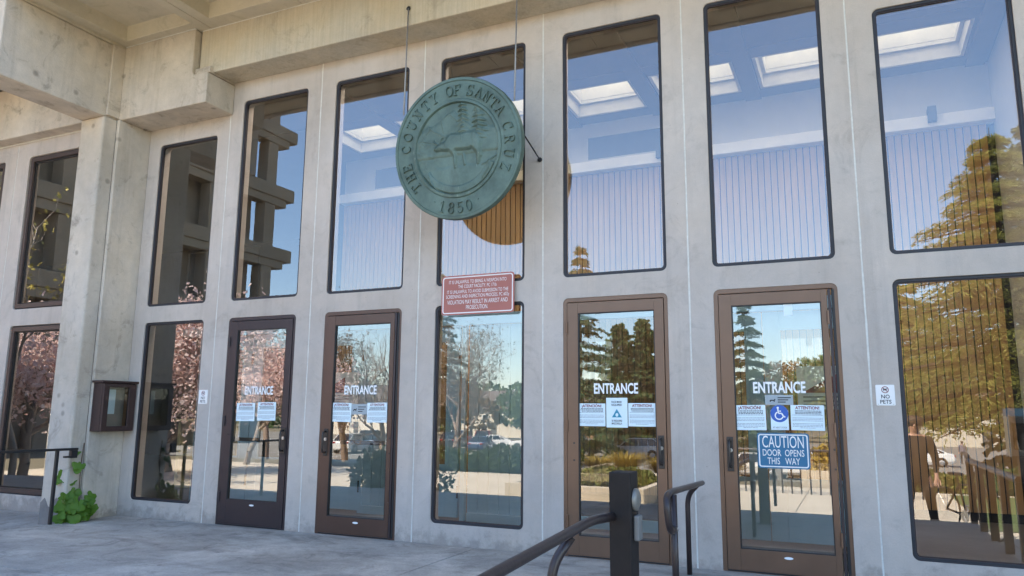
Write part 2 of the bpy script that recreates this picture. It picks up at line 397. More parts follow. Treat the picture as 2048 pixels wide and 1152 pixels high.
def window(x0, x1, z0, z1, framed=False):
    mb = MB(); w = 0.024
    if framed:      # bronze-framed office window with its own sash
        ring(mb, rr(x0-.003, x1+.003, z0-.003, z1+.003, .05), rr(x0+.02, x1-.02, z0+.02, z1-.02, .035), 0.03, 0.09)
        o = mb.build('window', M['gasket'], bld)
        s = MB(); ring(s, rr(x0+.018, x1-.018, z0+.018, z1-.018, .006, 1), rr(x0+.075, x1-.075, z0+.075, z1-.075, .005, 1), 0.015, 0.07)
        s.build('sash', M['sash'], o, bevel=0.004)
        g_ = MB(); ring(g_, rr(x0+.073, x1-.073, z0+.073, z1-.073, .005, 1), rr(x0+.092, x1-.092, z0+.092, z1-.092, .005, 1), 0.045, 0.075)
        g_.build('glazing_bead', M['blackm'], o)
        pane(o, rr(x0+.09, x1-.09, z0+.09, z1-.09, .004, 1), 0.06, M['glass'])
        return o
    ring(mb, rr(x0-.003, x1+.003, z0-.003, z1+.003, .05), rr(x0+w, x1-w, z0+w, z1-w, .032), 0.016, 0.062)
    o = mb.build('window', M['gasket'], bld, bevel=0.003)
    lip = MB(); ring(lip, rr(x0+w-.002, x1-w+.002, z0+w-.002, z1-w+.002, .033), rr(x0+w+.009, x1-w-.009, z0+w+.009, z1-w-.009, .026), 0.026, 0.034)
    lip.build('glazing_bead', M['bronze_dark'], o)
    pane(o, rr(x0+w-.001, x1-w+.001, z0+w-.001, z1-w+.001, .032), 0.040, M['glass'])
    return o

# ---- lettering from the built-in font
_txt = {}
def text_geo(s, size, sx=1.0, bold=0.0, extrude=0.0, align='CENTER', res=3):
    key = (s, size, sx, bold, extrude, align)
    if key in _txt: return _txt[key]
    cu = bpy.data.curves.new('t', 'FONT'); cu.body = s; cu.size = 1.0; cu.align_x = align; cu.align_y = 'CENTER'
    cu.offset = bold; cu.extrude = 0.5 if extrude else 0.0; cu.resolution_u = res
    o = bpy.data.objects.new('t', cu); col.objects.link(o)
    dg = bpy.context.evaluated_depsgraph_get(); me = bpy.data.meshes.new_from_object(o.evaluated_get(dg))
    V = [(v.co.x*size*sx, v.co.y*size, v.co.z*extrude) for v in me.vertices]; F = [tuple(p.vertices) for p in me.polygons]
    bpy.data.meshes.remove(me); bpy.data.objects.remove(o); bpy.data.curves.remove(cu)
    _txt[key] = (V, F); return V, F
def put_text(mb, s, x, y, z, size, width=None, sx=1.0, bold=0.0, fn=None, align='CENTER'):
    """flat text facing -y, centred on x, z; width rescales the line horizontally"""
    V, F = text_geo(s, size, sx, bold, 0.0, align)
    if width:
        w = max(v[0] for v in V)-min(v[0] for v in V); k = width/w; V = [(a*k, b, c) for a, b, c in V]
    if align == 'CENTER':
        c0 = (max(v[0] for v in V)+min(v[0] for v in V))/2; V = [(a-c0, b, c) for a, b, c in V]
    fn = fn or (lambda a, b, c: (x+a, y-c, z+b))
    mb.add([fn(*v) for v in V], F)

def door(i, hinge, bottom):
    x0, x1 = i*P+OX0, i*P+OX1
    fr = MB()
    ring(fr, rr(x0-.003, x1+.003, -.006, Z_LT+.003, .05, 5, True, False), rr(x0+.036, x1-.036, .014, Z_LT-.040, .012, 5, True, False), 0.006, 0.085)
    fo = fr.build('door_frame', {1: M['bronze_dark'], 2: M['bronze_half_lit']}.get(i, M['bronze']), bld, bevel=0.004)
    lx0, lx1 = x0+.040, x1-.040
    if hinge == 'R': lx1 = i*P+0.800*P
    lz0, lz1 = 0.016, Z_LT-.046
    gx0, gx1, gz0, gz1 = i*P+.252*P, i*P+.771*P, bottom*P, 1.570*P
    if hinge == 'R': gx1 = i*P+.766*P
    lf = MB()
    # stiles run full height, rails butt between them
    lf.box(lx0, gx0, 0.000, 0.045, lz0, lz1); lf.box(gx1, lx1, 0.000, 0.045, lz0, lz1)
    lf.box(gx0, gx1, 0.0015, 0.0435, gz1, lz1); lf.box(gx0, gx1, 0.0015, 0.0435, lz0, gz0)
    mt = {1: M['bronze_dark'], 2: M['bronze_half_lit']}.get(i, M['bronze'])
    lo = lf.build('door', mt, bld, bevel=0.002)
    bd = MB(); ring(bd, [(gx0, gz0), (gx1, gz0), (gx1, gz1), (gx0, gz1)], [(gx0+.008, gz0+.008), (gx1-.008, gz0+.008), (gx1-.008, gz1-.008), (gx0+.008, gz1-.008)], 0.004, 0.040)
    bd.build('glazing_bead', M['blackm'], lo)
    pane(lo, [(gx0+.006, gz0+.006), (gx1-.006, gz0+.006), (gx1-.006, gz1-.006), (gx0+.006, gz1-.006)], 0.022, M['glass'])
    if hinge == 'R':      # deep ribbed jamb beside the leaf
        for k in range(3):
            a = lx1+.006+k*0.0275
            jm = MB(); jm.box(a, a+.022, -0.004+k*0.006, 0.04, 0.014, Z_LT-.046-k*0.003)
            jm.build('jamb_rib', M['blackm'] if k == 1 else M['bronze_dark'], fo, bevel=0.002)
    # pull handle, lock and hinges
    hx = (gx1+lx1)/2+.004 if hinge == 'L' else (lx0+gx0)/2
    if hinge == 'L' and i != 1: hx = gx1+.036
    pl = MB(); pl.box(hx-.026, hx+.026, -0.009, -0.0015, 0.785, 1.062)
    plo = pl.build('handle_plate', M['darksteel'], lo, bevel=0.003)
    pu = MB()
    pu.tube([(hx, -.009, 1.035), (hx, -.050, 1.028), (hx, -.058, 1.0), (hx, -.058, .86), (hx, -.050, .825), (hx, -.009, .82)], .010, 8)
    pu.build('pull', M['darksteel'], lo, smooth=True)
    lk = MB(); lk.disc((hx+.004, -.009, .955), (0, -1, 0), .017, .010, 16); lk.disc((hx+.004, -.019, .955), (0, -1, 0), .008, .004, 10)
    lk.build('lock_cylinder', M['steel'], lo, smooth=False)
    ex = x0+.036 if hinge == 'L' else lx1
    for zz in (.30, 1.13, 2.02):
        h_ = MB(); h_.tube([(ex+.002, -.008, zz-.055), (ex+.002, -.008, zz+.055)], .010, 8); h_.build('hinge', mt, lo)
    ox = (lx0+gx0)/2 if hinge == 'L' else (gx1+lx1)/2
    for zz in (.83, .98):
        s_ = MB(); s_.disc((ox+.012, -.0005, zz), (0, -1, 0), .009, .005, 10); s_.build('rivet', M['darksteel'], lo)
    if i in (1, 2):
        pb = MB(); pb.box(gx0-.02, gx1+.02, .072, .105, .905, .945); pb.box(gx0-.018, gx0+.01, .0455, .0715, .90, .95); pb.box(gx1-.01, gx1+.018, .0455, .0715, .90, .95); pb.build('push_bar', M['blackm'], lo, bevel=.004)
    st = MB(); cxm = (gx0+gx1)/2+.01
    st.add([(cxm+.034*math.cos(a), -.0012, gz0-.045+.010*math.sin(a)) for a in np.linspace(0, 2*math.pi, 17)[:-1]], [tuple(range(16))])
    st.build('oval_sticker', M['vinyl'], lo)
    sw = MB(); sw.box(lx0, lx1, 0.003, 0.03, 0.005, 0.015); sw.build('door_sweep', M['blackm'], lo)
    tx = MB(); put_text(tx, 'ENTRANCE', {1: 2.07, 2: 3.435, 4: 6.18, 5: 7.555}[i], 0.018, 1.460, 0.126, width=0.405, bold=0.026)
    tx.build('lettering', M['vinyl'], lo, fixn=False)
    return lo

def two(i, ztop, upper, lower):
    x0, x1 = i*P, (i+1)*P
    holes = [(x0+OX0, x0+OX1, Z_UB, upper)]
    notch = None
    if lower == 'win': holes.append((x0+OX0, x0+OX1, Z_LB, Z_LT))
    else: notch = (x0+OX0, x0+OX1, Z_LT)
    wall_panel(x0, x1, ztop, holes, notch)
    window(x0+OX0, x0+OX1, Z_UB, upper)
    if lower == 'win': window(x0+OX0, x0+OX1, Z_LB, Z_LT)
for i in range(7):
    short = i in (0, 6)
    two(i, 5.30, Z_UTS if short else Z_UT, 'door' if i in (1, 2, 4, 5) else 'win')
door(1, 'L', 0.20); door(2, 'R', 0.132); door(4, 'L', 0.132); door(5, 'R', 0.132)
for i in range(1, 7):
    s = MB(); zz_ = np.linspace(0, 5.24, 60); wl = rng.uniform(.0055, .0085, 60); wr_ = rng.uniform(.0055, .0085, 60); yy_ = rng.uniform(-.0005, .004, 60)
    s.add([p_ for z, l_, r_, y in zip(zz_, wl, wr_, yy_) for p_ in ((i*P-l_, y, z), (i*P+r_, y, z))], [(2*k, 2*k+1, 2*k+3, 2*k+2) for k in range(59)])
    s.build('sealant_joint', M['sealant'], bld)

# ---- left office bay, seen behind the column
LX = [-2.70-2.1*k for k in range(4)]
for k in range(2):
    xr = (-0.20 if k == 0 else LX[k-1]); xl = LX[k]
    hx0 = xl+.28; hx1 = hx0+1.42 if k == 0 else xr-.26
    wall_panel(xl, xr, 5.3, [(hx0, hx1, 2.59, 4.79), (hx0, hx1, 0.14, 2.36)], zbot=-0.4)
    window(hx0, hx1, 2.59, 4.79, True); window(hx0, hx1, 0.14, 2.36, True)
wall_panel(-16, LX[1], 5.3, [], zbot=-0.4)
s = MB(); s.box(LX[0]-.006, LX[0]+.006, 0.004, 0.05, -0.2, 5.0); s.build('sealant_joint', M['sealant'], bld)
lb = MB(); lb.box(-16, -.45, -.20, 0.10, 5.03, ZC+.02); lb.build('office_lintel', M['cast'], bld, bevel=0.015)
s = MB(); s.box(-16, -.46, -.012, 0.03, 5.012, 5.0297); s.build('sealant_joint', M['sealant'], bld)
# right of the entrance: matching pilaster and plain wall, out of frame
wall_panel(7*P, 7*P+10, 5.3, [], zbot=-0.6)

# ---- column, pilaster, beams
c_ = MB(); c_.box(-.47, -.055, -.635, .16, -0.45, 4.80); c_.build('column', M['cast'], bld, bevel=0.03, seg=3)
c_ = MB(); c_.box(-.0545, -.0465, -.452, 0.2, -.45, 4.79); c_.build('joint_gap', M['blackm'], bld)
pt = MB(); rp = random.Random(4); up_ = [(-.455+.395*k/12, .20+.05*math.sin(k*.9)+rp.uniform(-.03, .03)) for k in range(13)]
pt.prism([(-.06, -.06)]+list(reversed(up_))+[(-.455, -.06)], lambda a_, b_, d_: (a_, d_, b_), -.6385, -.630); pt.build('bare_plaster_patch', M['barecon'], bld)
c_ = MB(); c_.box(-.046, 0.0, -.46, 0.2, -0.45, 4.80); c_.build('pilaster', M['cast'], bld, bevel=0.012)
b_ = MB(); b_.box(-.50, -.08, -1.90, .30, 4.803, ZC-.035); b_.build('cross_beam', M['cast'], bld, bevel=0.014)
b_ = MB(); b_.box(-.515, -.062, -1.896, .2, ZC-.032, ZC+.05); b_.build('beam_cap', M['soffit'], bld, bevel=0.008)
b_ = MB(); b_.box(-.078, -.045, -.60, .2, 4.82, ZC-.03); b_.build('beam_joint_pier', M['cast'], bld, bevel=0.008)
def L3(a, b, d): return (a, d, b)
b_ = MB(); b_.prism([(-.044, 4.80), (1.41, 4.80), (1.41, 5.175), (1.18, 5.185), (1.155, 5.215), (1.155, ZC-.012), (-.044, ZC-.012)], L3, -.44, -.002)
b_.build('bracket_beam', M['cast'], bld, bevel=0.014)
b_ = MB(); b_.box(1.16, 1.40, -.40, -.01, 5.19, 5.27); b_.build('beam_seat', M['cast'], bld, bevel=0.01)
b_ = MB(); b_.box(1.175, 16, -.355, -.002, 5.205, ZC-.010); b_.build('lintel_beam', M['lintel'], bld, bevel=0.012)
for xa, xb, yy in ((-.04, 1.15, -.44), (1.18, 16, -.355)):
    s = MB(); s.box(xa, xb, yy+.002, yy+.03, ZC-.011, ZC-.001); s.build('sealant_joint', M['sealant'], bld)

# ---- coffered soffit
def soffit_panel(k):
    x0, x1 = k*P-.05+.003, (k+1)*P-.05-.003; y0, y1 = -1.897, -.30
    cx0, cx1, cy0, cy1 = k*P+.105, k*P+1.19, -1.62, -.545
    h = .17; s_ = .035
    o = [(x0, y0), (x1, y0), (x1, y1), (x0, y1)]; c = [(cx0, cy0), (cx1, cy0), (cx1, cy1), (cx0, cy1)]
    t = [(cx0+s_, cy0+s_), (cx1-s_, cy0+s_), (cx1-s_, cy1-s_), (cx0+s_, cy1-s_)]
    vv = [(x, y, ZC) for x, y in o]+[(x, y, ZC) for x, y in c]+[(x, y, ZC+h) for x, y in t]+[(x, y, ZC+.24) for x, y in o]
    ff = [(8, 9, 10, 11), (12, 13, 14, 15)]
    for i in range(4):
        j = (i+1) % 4
        ff += [(i, j, 4+j, 4+i), (4+i, 4+j, 8+j, 8+i), (i, j, 12+j, 12+i)]
    mb = MB(); mb.add(vv, ff); return mb.build('soffit_panel', M['soffit'], bld, bevel=0.008)
for k in range(-6, 11): soffit_panel(k)
f_ = MB(); f_.box(-16, 22, -2.0, -1.90, ZC-.02, 6.80); f_.build('fascia', M['cast'], bld, bevel=0.01)

# ---- roof with its row of skylights
SKY = [0.86+P*k for k in range(7)]
SX, SY0, SY1 = 0.56, 3.05, 4.08
ROWS = [(SY0, SY1)]
STRIP = (0.24, 1.42)                        # unseen rooflight strip behind the front wall, added to brighten the hall
def holed(name, z0, z1, x0, x1, y0, y1, hw, ins, material, parent=bld, so=(0, 0)):
    mb = MB(); STRIP = (0.24-so[0], 1.42+so[1]); ra, rb = ROWS[0][0]+ins, ROWS[0][1]-ins
    mb.box(x0, x1, y0, STRIP[0], z0, z1); mb.box(x0, -.6, STRIP[0], STRIP[1], z0+.0005, z1-.0005)
    if x1 > 9.9: mb.box(9.9, x1, STRIP[0], STRIP[1], z0+.0005, z1-.0005)
    mb.box(x0, x1, STRIP[1], ra, z0, z1)
    xs = [x0]+[v for c in SKY for v in (c-hw, c+hw)]+[x1]
    for a in range(0, len(xs), 2): mb.box(xs[a], xs[a+1], ra, rb, z0+.0005, z1-.0005)
    mb.box(x0, x1, rb, y1, z0, z1)
    return mb.build(name, material, parent)
g = MB(); g.quad((-.62, STRIP[0]-.02, 5.99), (9.92, STRIP[0]-.02, 5.99), (9.92, STRIP[1]+.02, 5.99), (-.62, STRIP[1]+.02, 5.99)); g.build('added_rooflight', M['milky'], bld)
holed('ceiling', 5.80, 5.98, -16, 9.95, .165, 9.1, SX, 0, M['inner_ceiling'])
holed('roof', 6.05, 6.40, -16, 22, -1.89, 9.2, SX-.06, .05, M['tower'], so=(.05, .55))
for SYa, SYb in ROWS:
  for c in SKY:
    sk = MB(); a, b = SX-.002, SX-.06
    w, z0, z1 = a, 5.805, 5.99
    sk.box(c-w, c-w+.04, SYa, SYb, z0, z1); sk.box(c+w-.04, c+w, SYa, SYb, z0, z1)
    sk.box(c-w+.04, c+w-.04, SYa, SYa+.04, z0, z1); sk.box(c-w+.04, c+w-.04, SYb-.04, SYb, z0, z1)
    sk.box(c-SX, c-b+.03, SYa, SYb, 5.992, 6.04); sk.box(c+b-.03, c+SX, SYa, SYb, 5.992, 6.04)
    sk.box(c-b+.03, c+b-.03, SYa, SYa+.08, 5.992, 6.04); sk.box(c-b+.03, c+b-.03, SYb-.08, SYb, 5.992, 6.04)
    z0, z1 = 6.045, 6.70; w = b-.002; yy0, yy1 = SYa+.053, SYb-.053
    sk.box(c-w, c-w+.03, yy0, yy1, z0, z1); sk.box(c+w-.03, c+w, yy0, yy1, z0, z1)
    sk.box(c-w+.03, c+w-.03, yy0, yy0+.03, z0, z1); sk.box(c-w+.03, c+w-.03, yy1-.03, yy1, z0, z1)
    so = sk.build('skylight', M['well'], bld)
    g = MB(); g.quad((c-b, SYa+.05, 6.72), (c+b, SYa+.05, 6.72), (c+b, SYb-.05, 6.72), (c-b, SYb-.05, 6.72)); g.build('pane', M['milky2'], so)
for x in [c+P/2 for c in SKY[:-1]]+[9.80]:
    s = MB(); s.box(x-.11, x+.11, 1.43, 4.36, 5.765, 5.7995); s.build('ceiling_rib', M['inner_ceiling'], bld)
for y in (2.75,):
    s = MB(); s.box(-1, 9.9, y, y+.05, 5.788, 5.7993); s.build('ceiling_rib', M['inner_ceiling'], bld)

# ---- inside: floor, walls, slat wall, ledge, vestibule
f_ = MB(); f_.box(-16, 9.95, .165, 12, -.12, -.012); f_.build('inner_floor', M['inner_floor'], bld)
w_ = MB(); w_.box(9.95, 10.1, .165, 12, -.1, 5.80); w_.build('inner_wall', M['inner_wall'], bld)
WALLY = 4.37
w_ = MB(); w_.box(-.22, 9.95, WALLY, 4.6, 5.06, 5.80)
w_.build('inner_wall', M['inner_wall'], bld)
w_ = MB(); w_.box(-.22, 9.95, WALLY+.03, 4.6, -.1, 5.05); sw_ = w_.build('slat_wall', M['slatgap'], bld)
pitch_s = 0.0885
for k in range(int(10.15/pitch_s)):
    a = -.215+k*pitch_s; b = MB(); top = 4.96+random.uniform(-.004, .004)
    b.box(a, a+.0735, WALLY+random.uniform(-.004, .004), WALLY+.0295, 0.10, top); b.build('slat', M['slat'], sw_)
l_ = MB(); l_.box(-.22, 9.949, 4.22, WALLY+.029, 4.965, 5.13); l_.build('ledge', M['ledge'], bld, bevel=0.01)
for x in (2.2, 5.62, 9.2):
    l_ = MB(); l_.box(x, x+.10, 4.14, 4.30, 5.02, 5.22); l_.build('ledge_light', M['darkroom'], bld)
# clerestory glazing above the ledge
for xa, xb in ((0.4, 1.3), (4.44, 6.35)):
    o = MB(); ring(o, [(xa, 5.15), (xb, 5.15), (xb, 5.61), (xa, 5.61)], [(xa+.05, 5.2), (xb-.05, 5.2), (xb-.05, 5.56), (xa+.05, 5.56)], WALLY-.012, WALLY+.02)
    oo = o.build('inner_window', M['inner_wall'], bld)
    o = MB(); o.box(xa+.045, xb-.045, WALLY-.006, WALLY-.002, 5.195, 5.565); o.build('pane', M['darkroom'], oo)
# back of the hall to the left of the slat wall, with a far window
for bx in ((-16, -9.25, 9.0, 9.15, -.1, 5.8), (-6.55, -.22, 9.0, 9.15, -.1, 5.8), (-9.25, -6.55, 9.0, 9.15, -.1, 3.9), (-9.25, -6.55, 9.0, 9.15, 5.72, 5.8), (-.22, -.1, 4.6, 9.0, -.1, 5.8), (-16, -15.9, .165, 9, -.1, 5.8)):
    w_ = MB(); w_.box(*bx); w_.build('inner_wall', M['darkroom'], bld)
w_ = MB(); w_.box(-9.3, -6.5, 9.06, 9.064, 3.88, 5.74); w_.build('far_window_pane', M['tinted'], bld)
w_ = MB(); w_.box(-8.42, -8.25, 8.95, 9.2, 3.9, 5.72); w_.build('window_post', M['darkroom'], bld)

VY = 1.50
def vest_door(xa, xb, hinge_right):
    d = MB(); g0, g1 = (xa+.16, xb-.16)
    d.box(xa, g0, VY, VY+.05, .03, 2.28); d.box(g1, xb, VY, VY+.05, .03, 2.28)
    d.box(g0, g1, VY+.002, VY+.048, .03, .62); d.box(g0, g1, VY+.002, VY+.048, 2.10, 2.28)
    o = d.build('vestibule_door', M['vest'], bld, bevel=0.004)
    b = MB(); ring(b, [(g0-.02, .60), (g1+.02, .60), (g1+.02, 2.12), (g0-.02, 2.12)], [(g0+.012, .632), (g1-.012, .632), (g1-.012, 2.088), (g0+.012, 2.088)], VY-.008, VY+.0012)
    b.build('moulding', M['vest'], o)
    pane(o, [(g0, .62), (g1, .62), (g1, 2.10), (g0, 2.10)], VY+.024, M['clear'])
    hx = xb if hinge_right else xa
    for zz in (.32, 1.95):
        h = MB(); h.tube([(hx, VY-.006, zz-.07), (hx, VY-.006, zz+.07)], .012, 6); h.build('hinge', M['blackm'], o)
    return o
def vest_boards(xa, xb):
    n = max(1, int((xb-xa)/.135)); w = (xb-xa)/n
    for k in range(n):
        b = MB(); b.box(xa+k*w+.003, xa+(k+1)*w-.003, VY, VY+.03, .10, 2.28); b.build('wall_board', M['vest'], bld, bevel=0.003)
    b = MB(); b.box(xa, xb, VY-.012, VY+.03, .0, .095); b.build('skirting', M['vest'], bld)
for xa, xb, hr in ((-.35, .55, True), (.56, 1.42, False), (1.50, 2.40, True), (2.90, 3.80, True), (6.39, 7.285, False), (7.295, 8.19, True)): vest_door(xa, xb, hr)
for xa, xb in ((2.45, 2.86), (3.93, 5.15)): vest_boards(xa, xb)
v_ = MB(); v_.box(-.8, 8.4, VY-.01, VY+.06, 2.29, 2.42)
for x in (-.42, 1.46, 2.42, 2.88, 3.86, 5.17, 6.32, 8.24): v_.box(x-.028, x+.028, VY-.006, VY+.055, 0, 2.289)
v_.box(5.2, 6.29, VY, VY+.05, .02, .14); v_.build('vestibule_frame', M['vest'], bld)
vp = MB(); vp.box(5.2, 6.29, VY+.02, VY+.024, .14, 2.289); vp.build('vestibule_pane', M['clear'], bld)
mat_ = MB(); mat_.box(1.0, 8.3, .5, 1.30, -.011, -.002); mat_.build('door_mat', M['blackm'], bld)
t_ = MB(); t_.box(.0, 9.9, .165, .30, -.0115, .004); t_.build('threshold', M['steel'], bld)
# ================================================================ terrace and ground
t = MB(); t.box(0.0, 9.35, -4.1, 0.16, -.55, -.012)
# the near slab is cut by joints into big bays
t = MB()
xs = [0.0, 4.818, 9.35]; ys = [-4.1, -2.45, .16]
terr = MB(); terr.box(0.0, 9.35, -4.1, .158, -.56, -.010)
ter = struct('terrace', terr, M['slab'])
for a in range(2):
    for b in range(2):
        p_ = MB(); p_.box(xs[a]+.006, xs[a+1]-.006, ys[b]+.006, ys[b+1]-.006, -.0099, 0.0)
        o = p_.build('paving_bay', M['slab'], ter, bevel=0.004)
g = MB(); g.box(-14, -.003, -3.2, .0, -.30, -.055); struct('side_pavement', g, M['slab'], bevel=0.01)
st_ = MB(); st_.box(4.6, 9.35, -4.45, -4.103, -.56, -.17); st_.box(4.6, 9.35, -4.80, -4.453, -.56, -.335)
struct('steps', st_, M['slab'], bevel=0.008)

# ================================================================ bronze seal
M['patina'] = None
def patina():
    m_, n, l, p = new_mat('green bronze patina')
    p.inputs['Roughness'].default_value = 0.55; p.inputs['Metallic'].default_value = 0.25
    tc = n.new('ShaderNodeTexCoord')
    def noise(s, d=6, r_=.6, stretch=None):
        q = n.new('ShaderNodeTexNoise'); q.inputs['Scale'].default_value = s; q.inputs['Detail'].default_value = d; q.inputs['Roughness'].default_value = r_
        v = tc.outputs['Object']
        if stretch:
            mp = n.new('ShaderNodeMapping'); mp.inputs['Scale'].default_value = stretch; l.new(v, mp.inputs[0]); v = mp.outputs[0]
        l.new(v, q.inputs['Vector']); return q.outputs[0]
    r1 = n.new('ShaderNodeValToRGB'); e = r1.color_ramp.elements
    e[0].position = .30; e[0].color = (.050, .078, .064, 1); e[1].position = .72; e[1].color = (.135, .198, .168, 1)
    e2 = r1.color_ramp.elements.new(.5); e2.color = (.090, .138, .117, 1)
    l.new(noise(3.5, 8, .68), r1.inputs[0])
    mx = n.new('ShaderNodeMix'); mx.data_type = 'RGBA'; mx.inputs[7].default_value = (.42, .47, .42, 1)
    mr = n.new('ShaderNodeMapRange'); mr.inputs['From Min'].default_value = .68; mr.inputs['From Max'].default_value = .76; mr.inputs['To Max'].default_value = .7
    l.new(noise(1.0, 5, .6, (26, 26, 3.2)), mr.inputs['Value']); l.new(mr.outputs[0], mx.inputs[0]); l.new(r1.outputs[0], mx.inputs[6])
    dark_mix = n.new('ShaderNodeMix'); dark_mix.data_type = 'RGBA'; dark_mix.inputs[7].default_value = (.05, .062, .050, 1)  # darker streaks of the patina, set by stretched noise
    m2 = n.new('ShaderNodeMapRange'); m2.inputs['From Min'].default_value = .58; m2.inputs['From Max'].default_value = .72; m2.inputs['To Max'].default_value = .55
    l.new(noise(1.7, 7, .7, (2, 2, .6)), m2.inputs['Value']); l.new(m2.outputs[0], dark_mix.inputs[0]); l.new(mx.outputs[2], dark_mix.inputs[6])
    l.new(dark_mix.outputs[2], p.inputs['Base Color'])
    bp = n.new('ShaderNodeBump'); bp.inputs['Strength'].default_value = .25; bp.inputs['Distance'].default_value = .004
    l.new(noise(60, 5), bp.inputs['Height']); l.new(bp.outputs[0], p.inputs['Normal'])
    return m_
M['patina'] = patina()
SR = 0.672
seal = thing('bronze_seal', 'round green bronze county seal hung on two cables in front of the windows', 'seal', (4.862, -0.600, 3.680))
TILT = R(6.4)                               # top leans out towards the steps
def SP(a, b, h=0.0):                         # seal plane -> local; h is relief towards the viewer
    y = -h*math.cos(TILT) - b*math.sin(TILT); z = b*math.cos(TILT) - h*math.sin(TILT)
    return (a, y, z)
d_ = MB()
prof = [(0.02, -.06), (SR-.02, -.06), (SR, -.045), (SR, .012), (SR-.006, .022), (SR-.030, .024), (SR-.036, .014), (.470, .014), (.462, .026), (.440, .028), (.432, .018), (.428, .004), (.02, .004)]
d_.lathe(prof, lambda x, y, h: SP(x, y, h), 128)
disc = d_.build('disc', M['patina'], seal, smooth=False)
for p_ in disc.data.polygons: p_.use_smooth = True
em = disc.modifiers.new('split', 'EDGE_SPLIT'); em.split_angle = R(32)

# slab-serif letters drawn from strokes
def arcp(cx, cy, rx, ry, a0, a1, n=9): return [(cx+rx*math.cos(R(a0+(a1-a0)*i/n)), cy+ry*math.sin(R(a0+(a1-a0)*i/n))) for i in range(n+1)]
def ser(x, y, h=.17): return [(x-h, y), (x+h, y)]
GL = {
 'T': ([[(.0, .95), (.7, .95)], [(.35, .95), (.35, .05)], ser(.35, .05), [(.0, .95), (.0, .72)], [(.7, .95), (.7, .72)]]),
 'H': ([[(.12, .05), (.12, .95)], [(.60, .05), (.60, .95)], [(.12, .5), (.60, .5)], ser(.12, .05, .14), ser(.12, .95, .14), ser(.60, .05, .14), ser(.60, .95, .14)]),
 'E': ([[(.14, .05), (.14, .95)], [(.0, .05), (.62, .05)], [(.0, .95), (.60, .95)], [(.14, .5), (.45, .5)], [(.62, .05), (.62, .26)], [(.60, .95), (.60, .74)]]),
 'C': ([arcp(.38, .5, .34, .45, 42, 318, 14), [(.63, .98), (.63, .70)]]),
 'O': ([arcp(.37, .5, .35, .45, 0, 360, 20)]),
 'U': ([[(.10, .95), (.10, .35)], arcp(.35, .35, .25, .30, 180, 360, 9), [(.60, .35), (.60, .95)], ser(.10, .95, .14), ser(.60, .95, .14)]),
 'N': ([[(.12, .05), (.12, .95)], [(.12, .95), (.60, .05)], [(.60, .05), (.60, .95)], ser(.12, .05, .14), ser(.06, .95, .12), ser(.60, .95, .14)]),
 'Y': ([[(.05, .95), (.35, .5)], [(.65, .95), (.35, .5)], [(.35, .5), (.35, .05)], ser(.07, .95, .14), ser(.63, .95, .14), ser(.35, .05)]),
 'F': ([[(.14, .05), (.14, .95)], [(.0, .95), (.62, .95)], [(.14, .5), (.46, .5)], ser(.14, .05, .16), [(.62, .95), (.62, .72)]]),
 'S': ([arcp(.35, .72, .26, .23, 20, 270, 10)+arcp(.35, .27, .28, .22, 90, -160, 10), [(.60, .98), (.60, .75)], [(.08, .02), (.08, .26)]]),
 'A': ([[(.08, .05), (.37, .95)], [(.37, .95), (.66, .05)], [(.18, .35), (.56, .35)], ser(.08, .05, .14), ser(.66, .05, .14)]),
 'R': ([[(.12, .05), (.12, .95)], [(.12, .95), (.36, .95)]+arcp(.36, .73, .24, .22, 90, -90, 8)+[(.12, .51)], [(.36, .51), (.62, .05)], ser(.12, .05, .14), ser(.62, .05, .10)]),
 'Z': ([[(.06, .95), (.64, .95)], [(.64, .95), (.06, .05)], [(.06, .05), (.66, .05)], [(.06, .95), (.06, .74)], [(.66, .05), (.66, .26)]]),
 '1': ([[(.35, .95), (.35, .05)], [(.35, .95), (.16, .80)], ser(.35, .05, .2)]),
 '8': ([arcp(.36, .72, .22, .22, 0, 360, 14), arcp(.36, .27, .27, .24, 0, 360, 14)]),
 '5': ([[(.60, .95), (.18, .95)], [(.18, .95), (.15, .55)], arcp(.33, .33, .28, .28, 125, -150, 12)]),
 '0': ([arcp(.36, .5, .27, .45, 0, 360, 18)]),
}
def glyph(ch, ang, rad, size, upright, h0=.012, h1=.030, wd=.050):
    mb = MB(); a = R(ang)
    out = (math.cos(a), math.sin(a)); right = (math.sin(a), -math.cos(a))
    if upright: out = (-out[0], -out[1]); right = (-right[0], -right[1])
    base = (rad*math.cos(a), rad*math.sin(a))
    def W(u, v, h):
        uu = (u-.36)*size*.92; vv = (v-.5)*size
        return SP(base[0]+right[0]*uu+out[0]*vv, base[1]+right[1]*uu+out[1]*vv, h)
    for st in GL[ch]:
        for k in range(len(st)-1):
            (x0, y0), (x1, y1) = st[k], st[k+1]
            L_ = math.hypot(x1-x0, y1-y0) or 1e-6; nx, ny = -(y1-y0)/L_, (x1-x0)/L_; ex, ey = (x1-x0)/L_*wd*.45, (y1-y0)/L_*wd*.45
            x0 -= ex; y0 -= ey; x1 += ex; y1 += ey
            w = wd
            q = [(x0-nx*w, y0-ny*w), (x1-nx*w, y1-ny*w), (x1+nx*w, y1+ny*w), (x0+nx*w, y0+ny*w)]
            w2 = wd*.72
            q2 = [(x0-nx*w2, y0-ny*w2), (x1-nx*w2, y1-ny*w2), (x1+nx*w2, y1+ny*w2), (x0+nx*w2, y0+ny*w2)]
            mb.add([W(*p_, h0) for p_ in q]+[W(*p_, h1) for p_ in q2], [(4, 5, 6, 7), (0, 1, 5, 4), (1, 2, 6, 5), (2, 3, 7, 6), (3, 0, 4, 7)])
    return mb
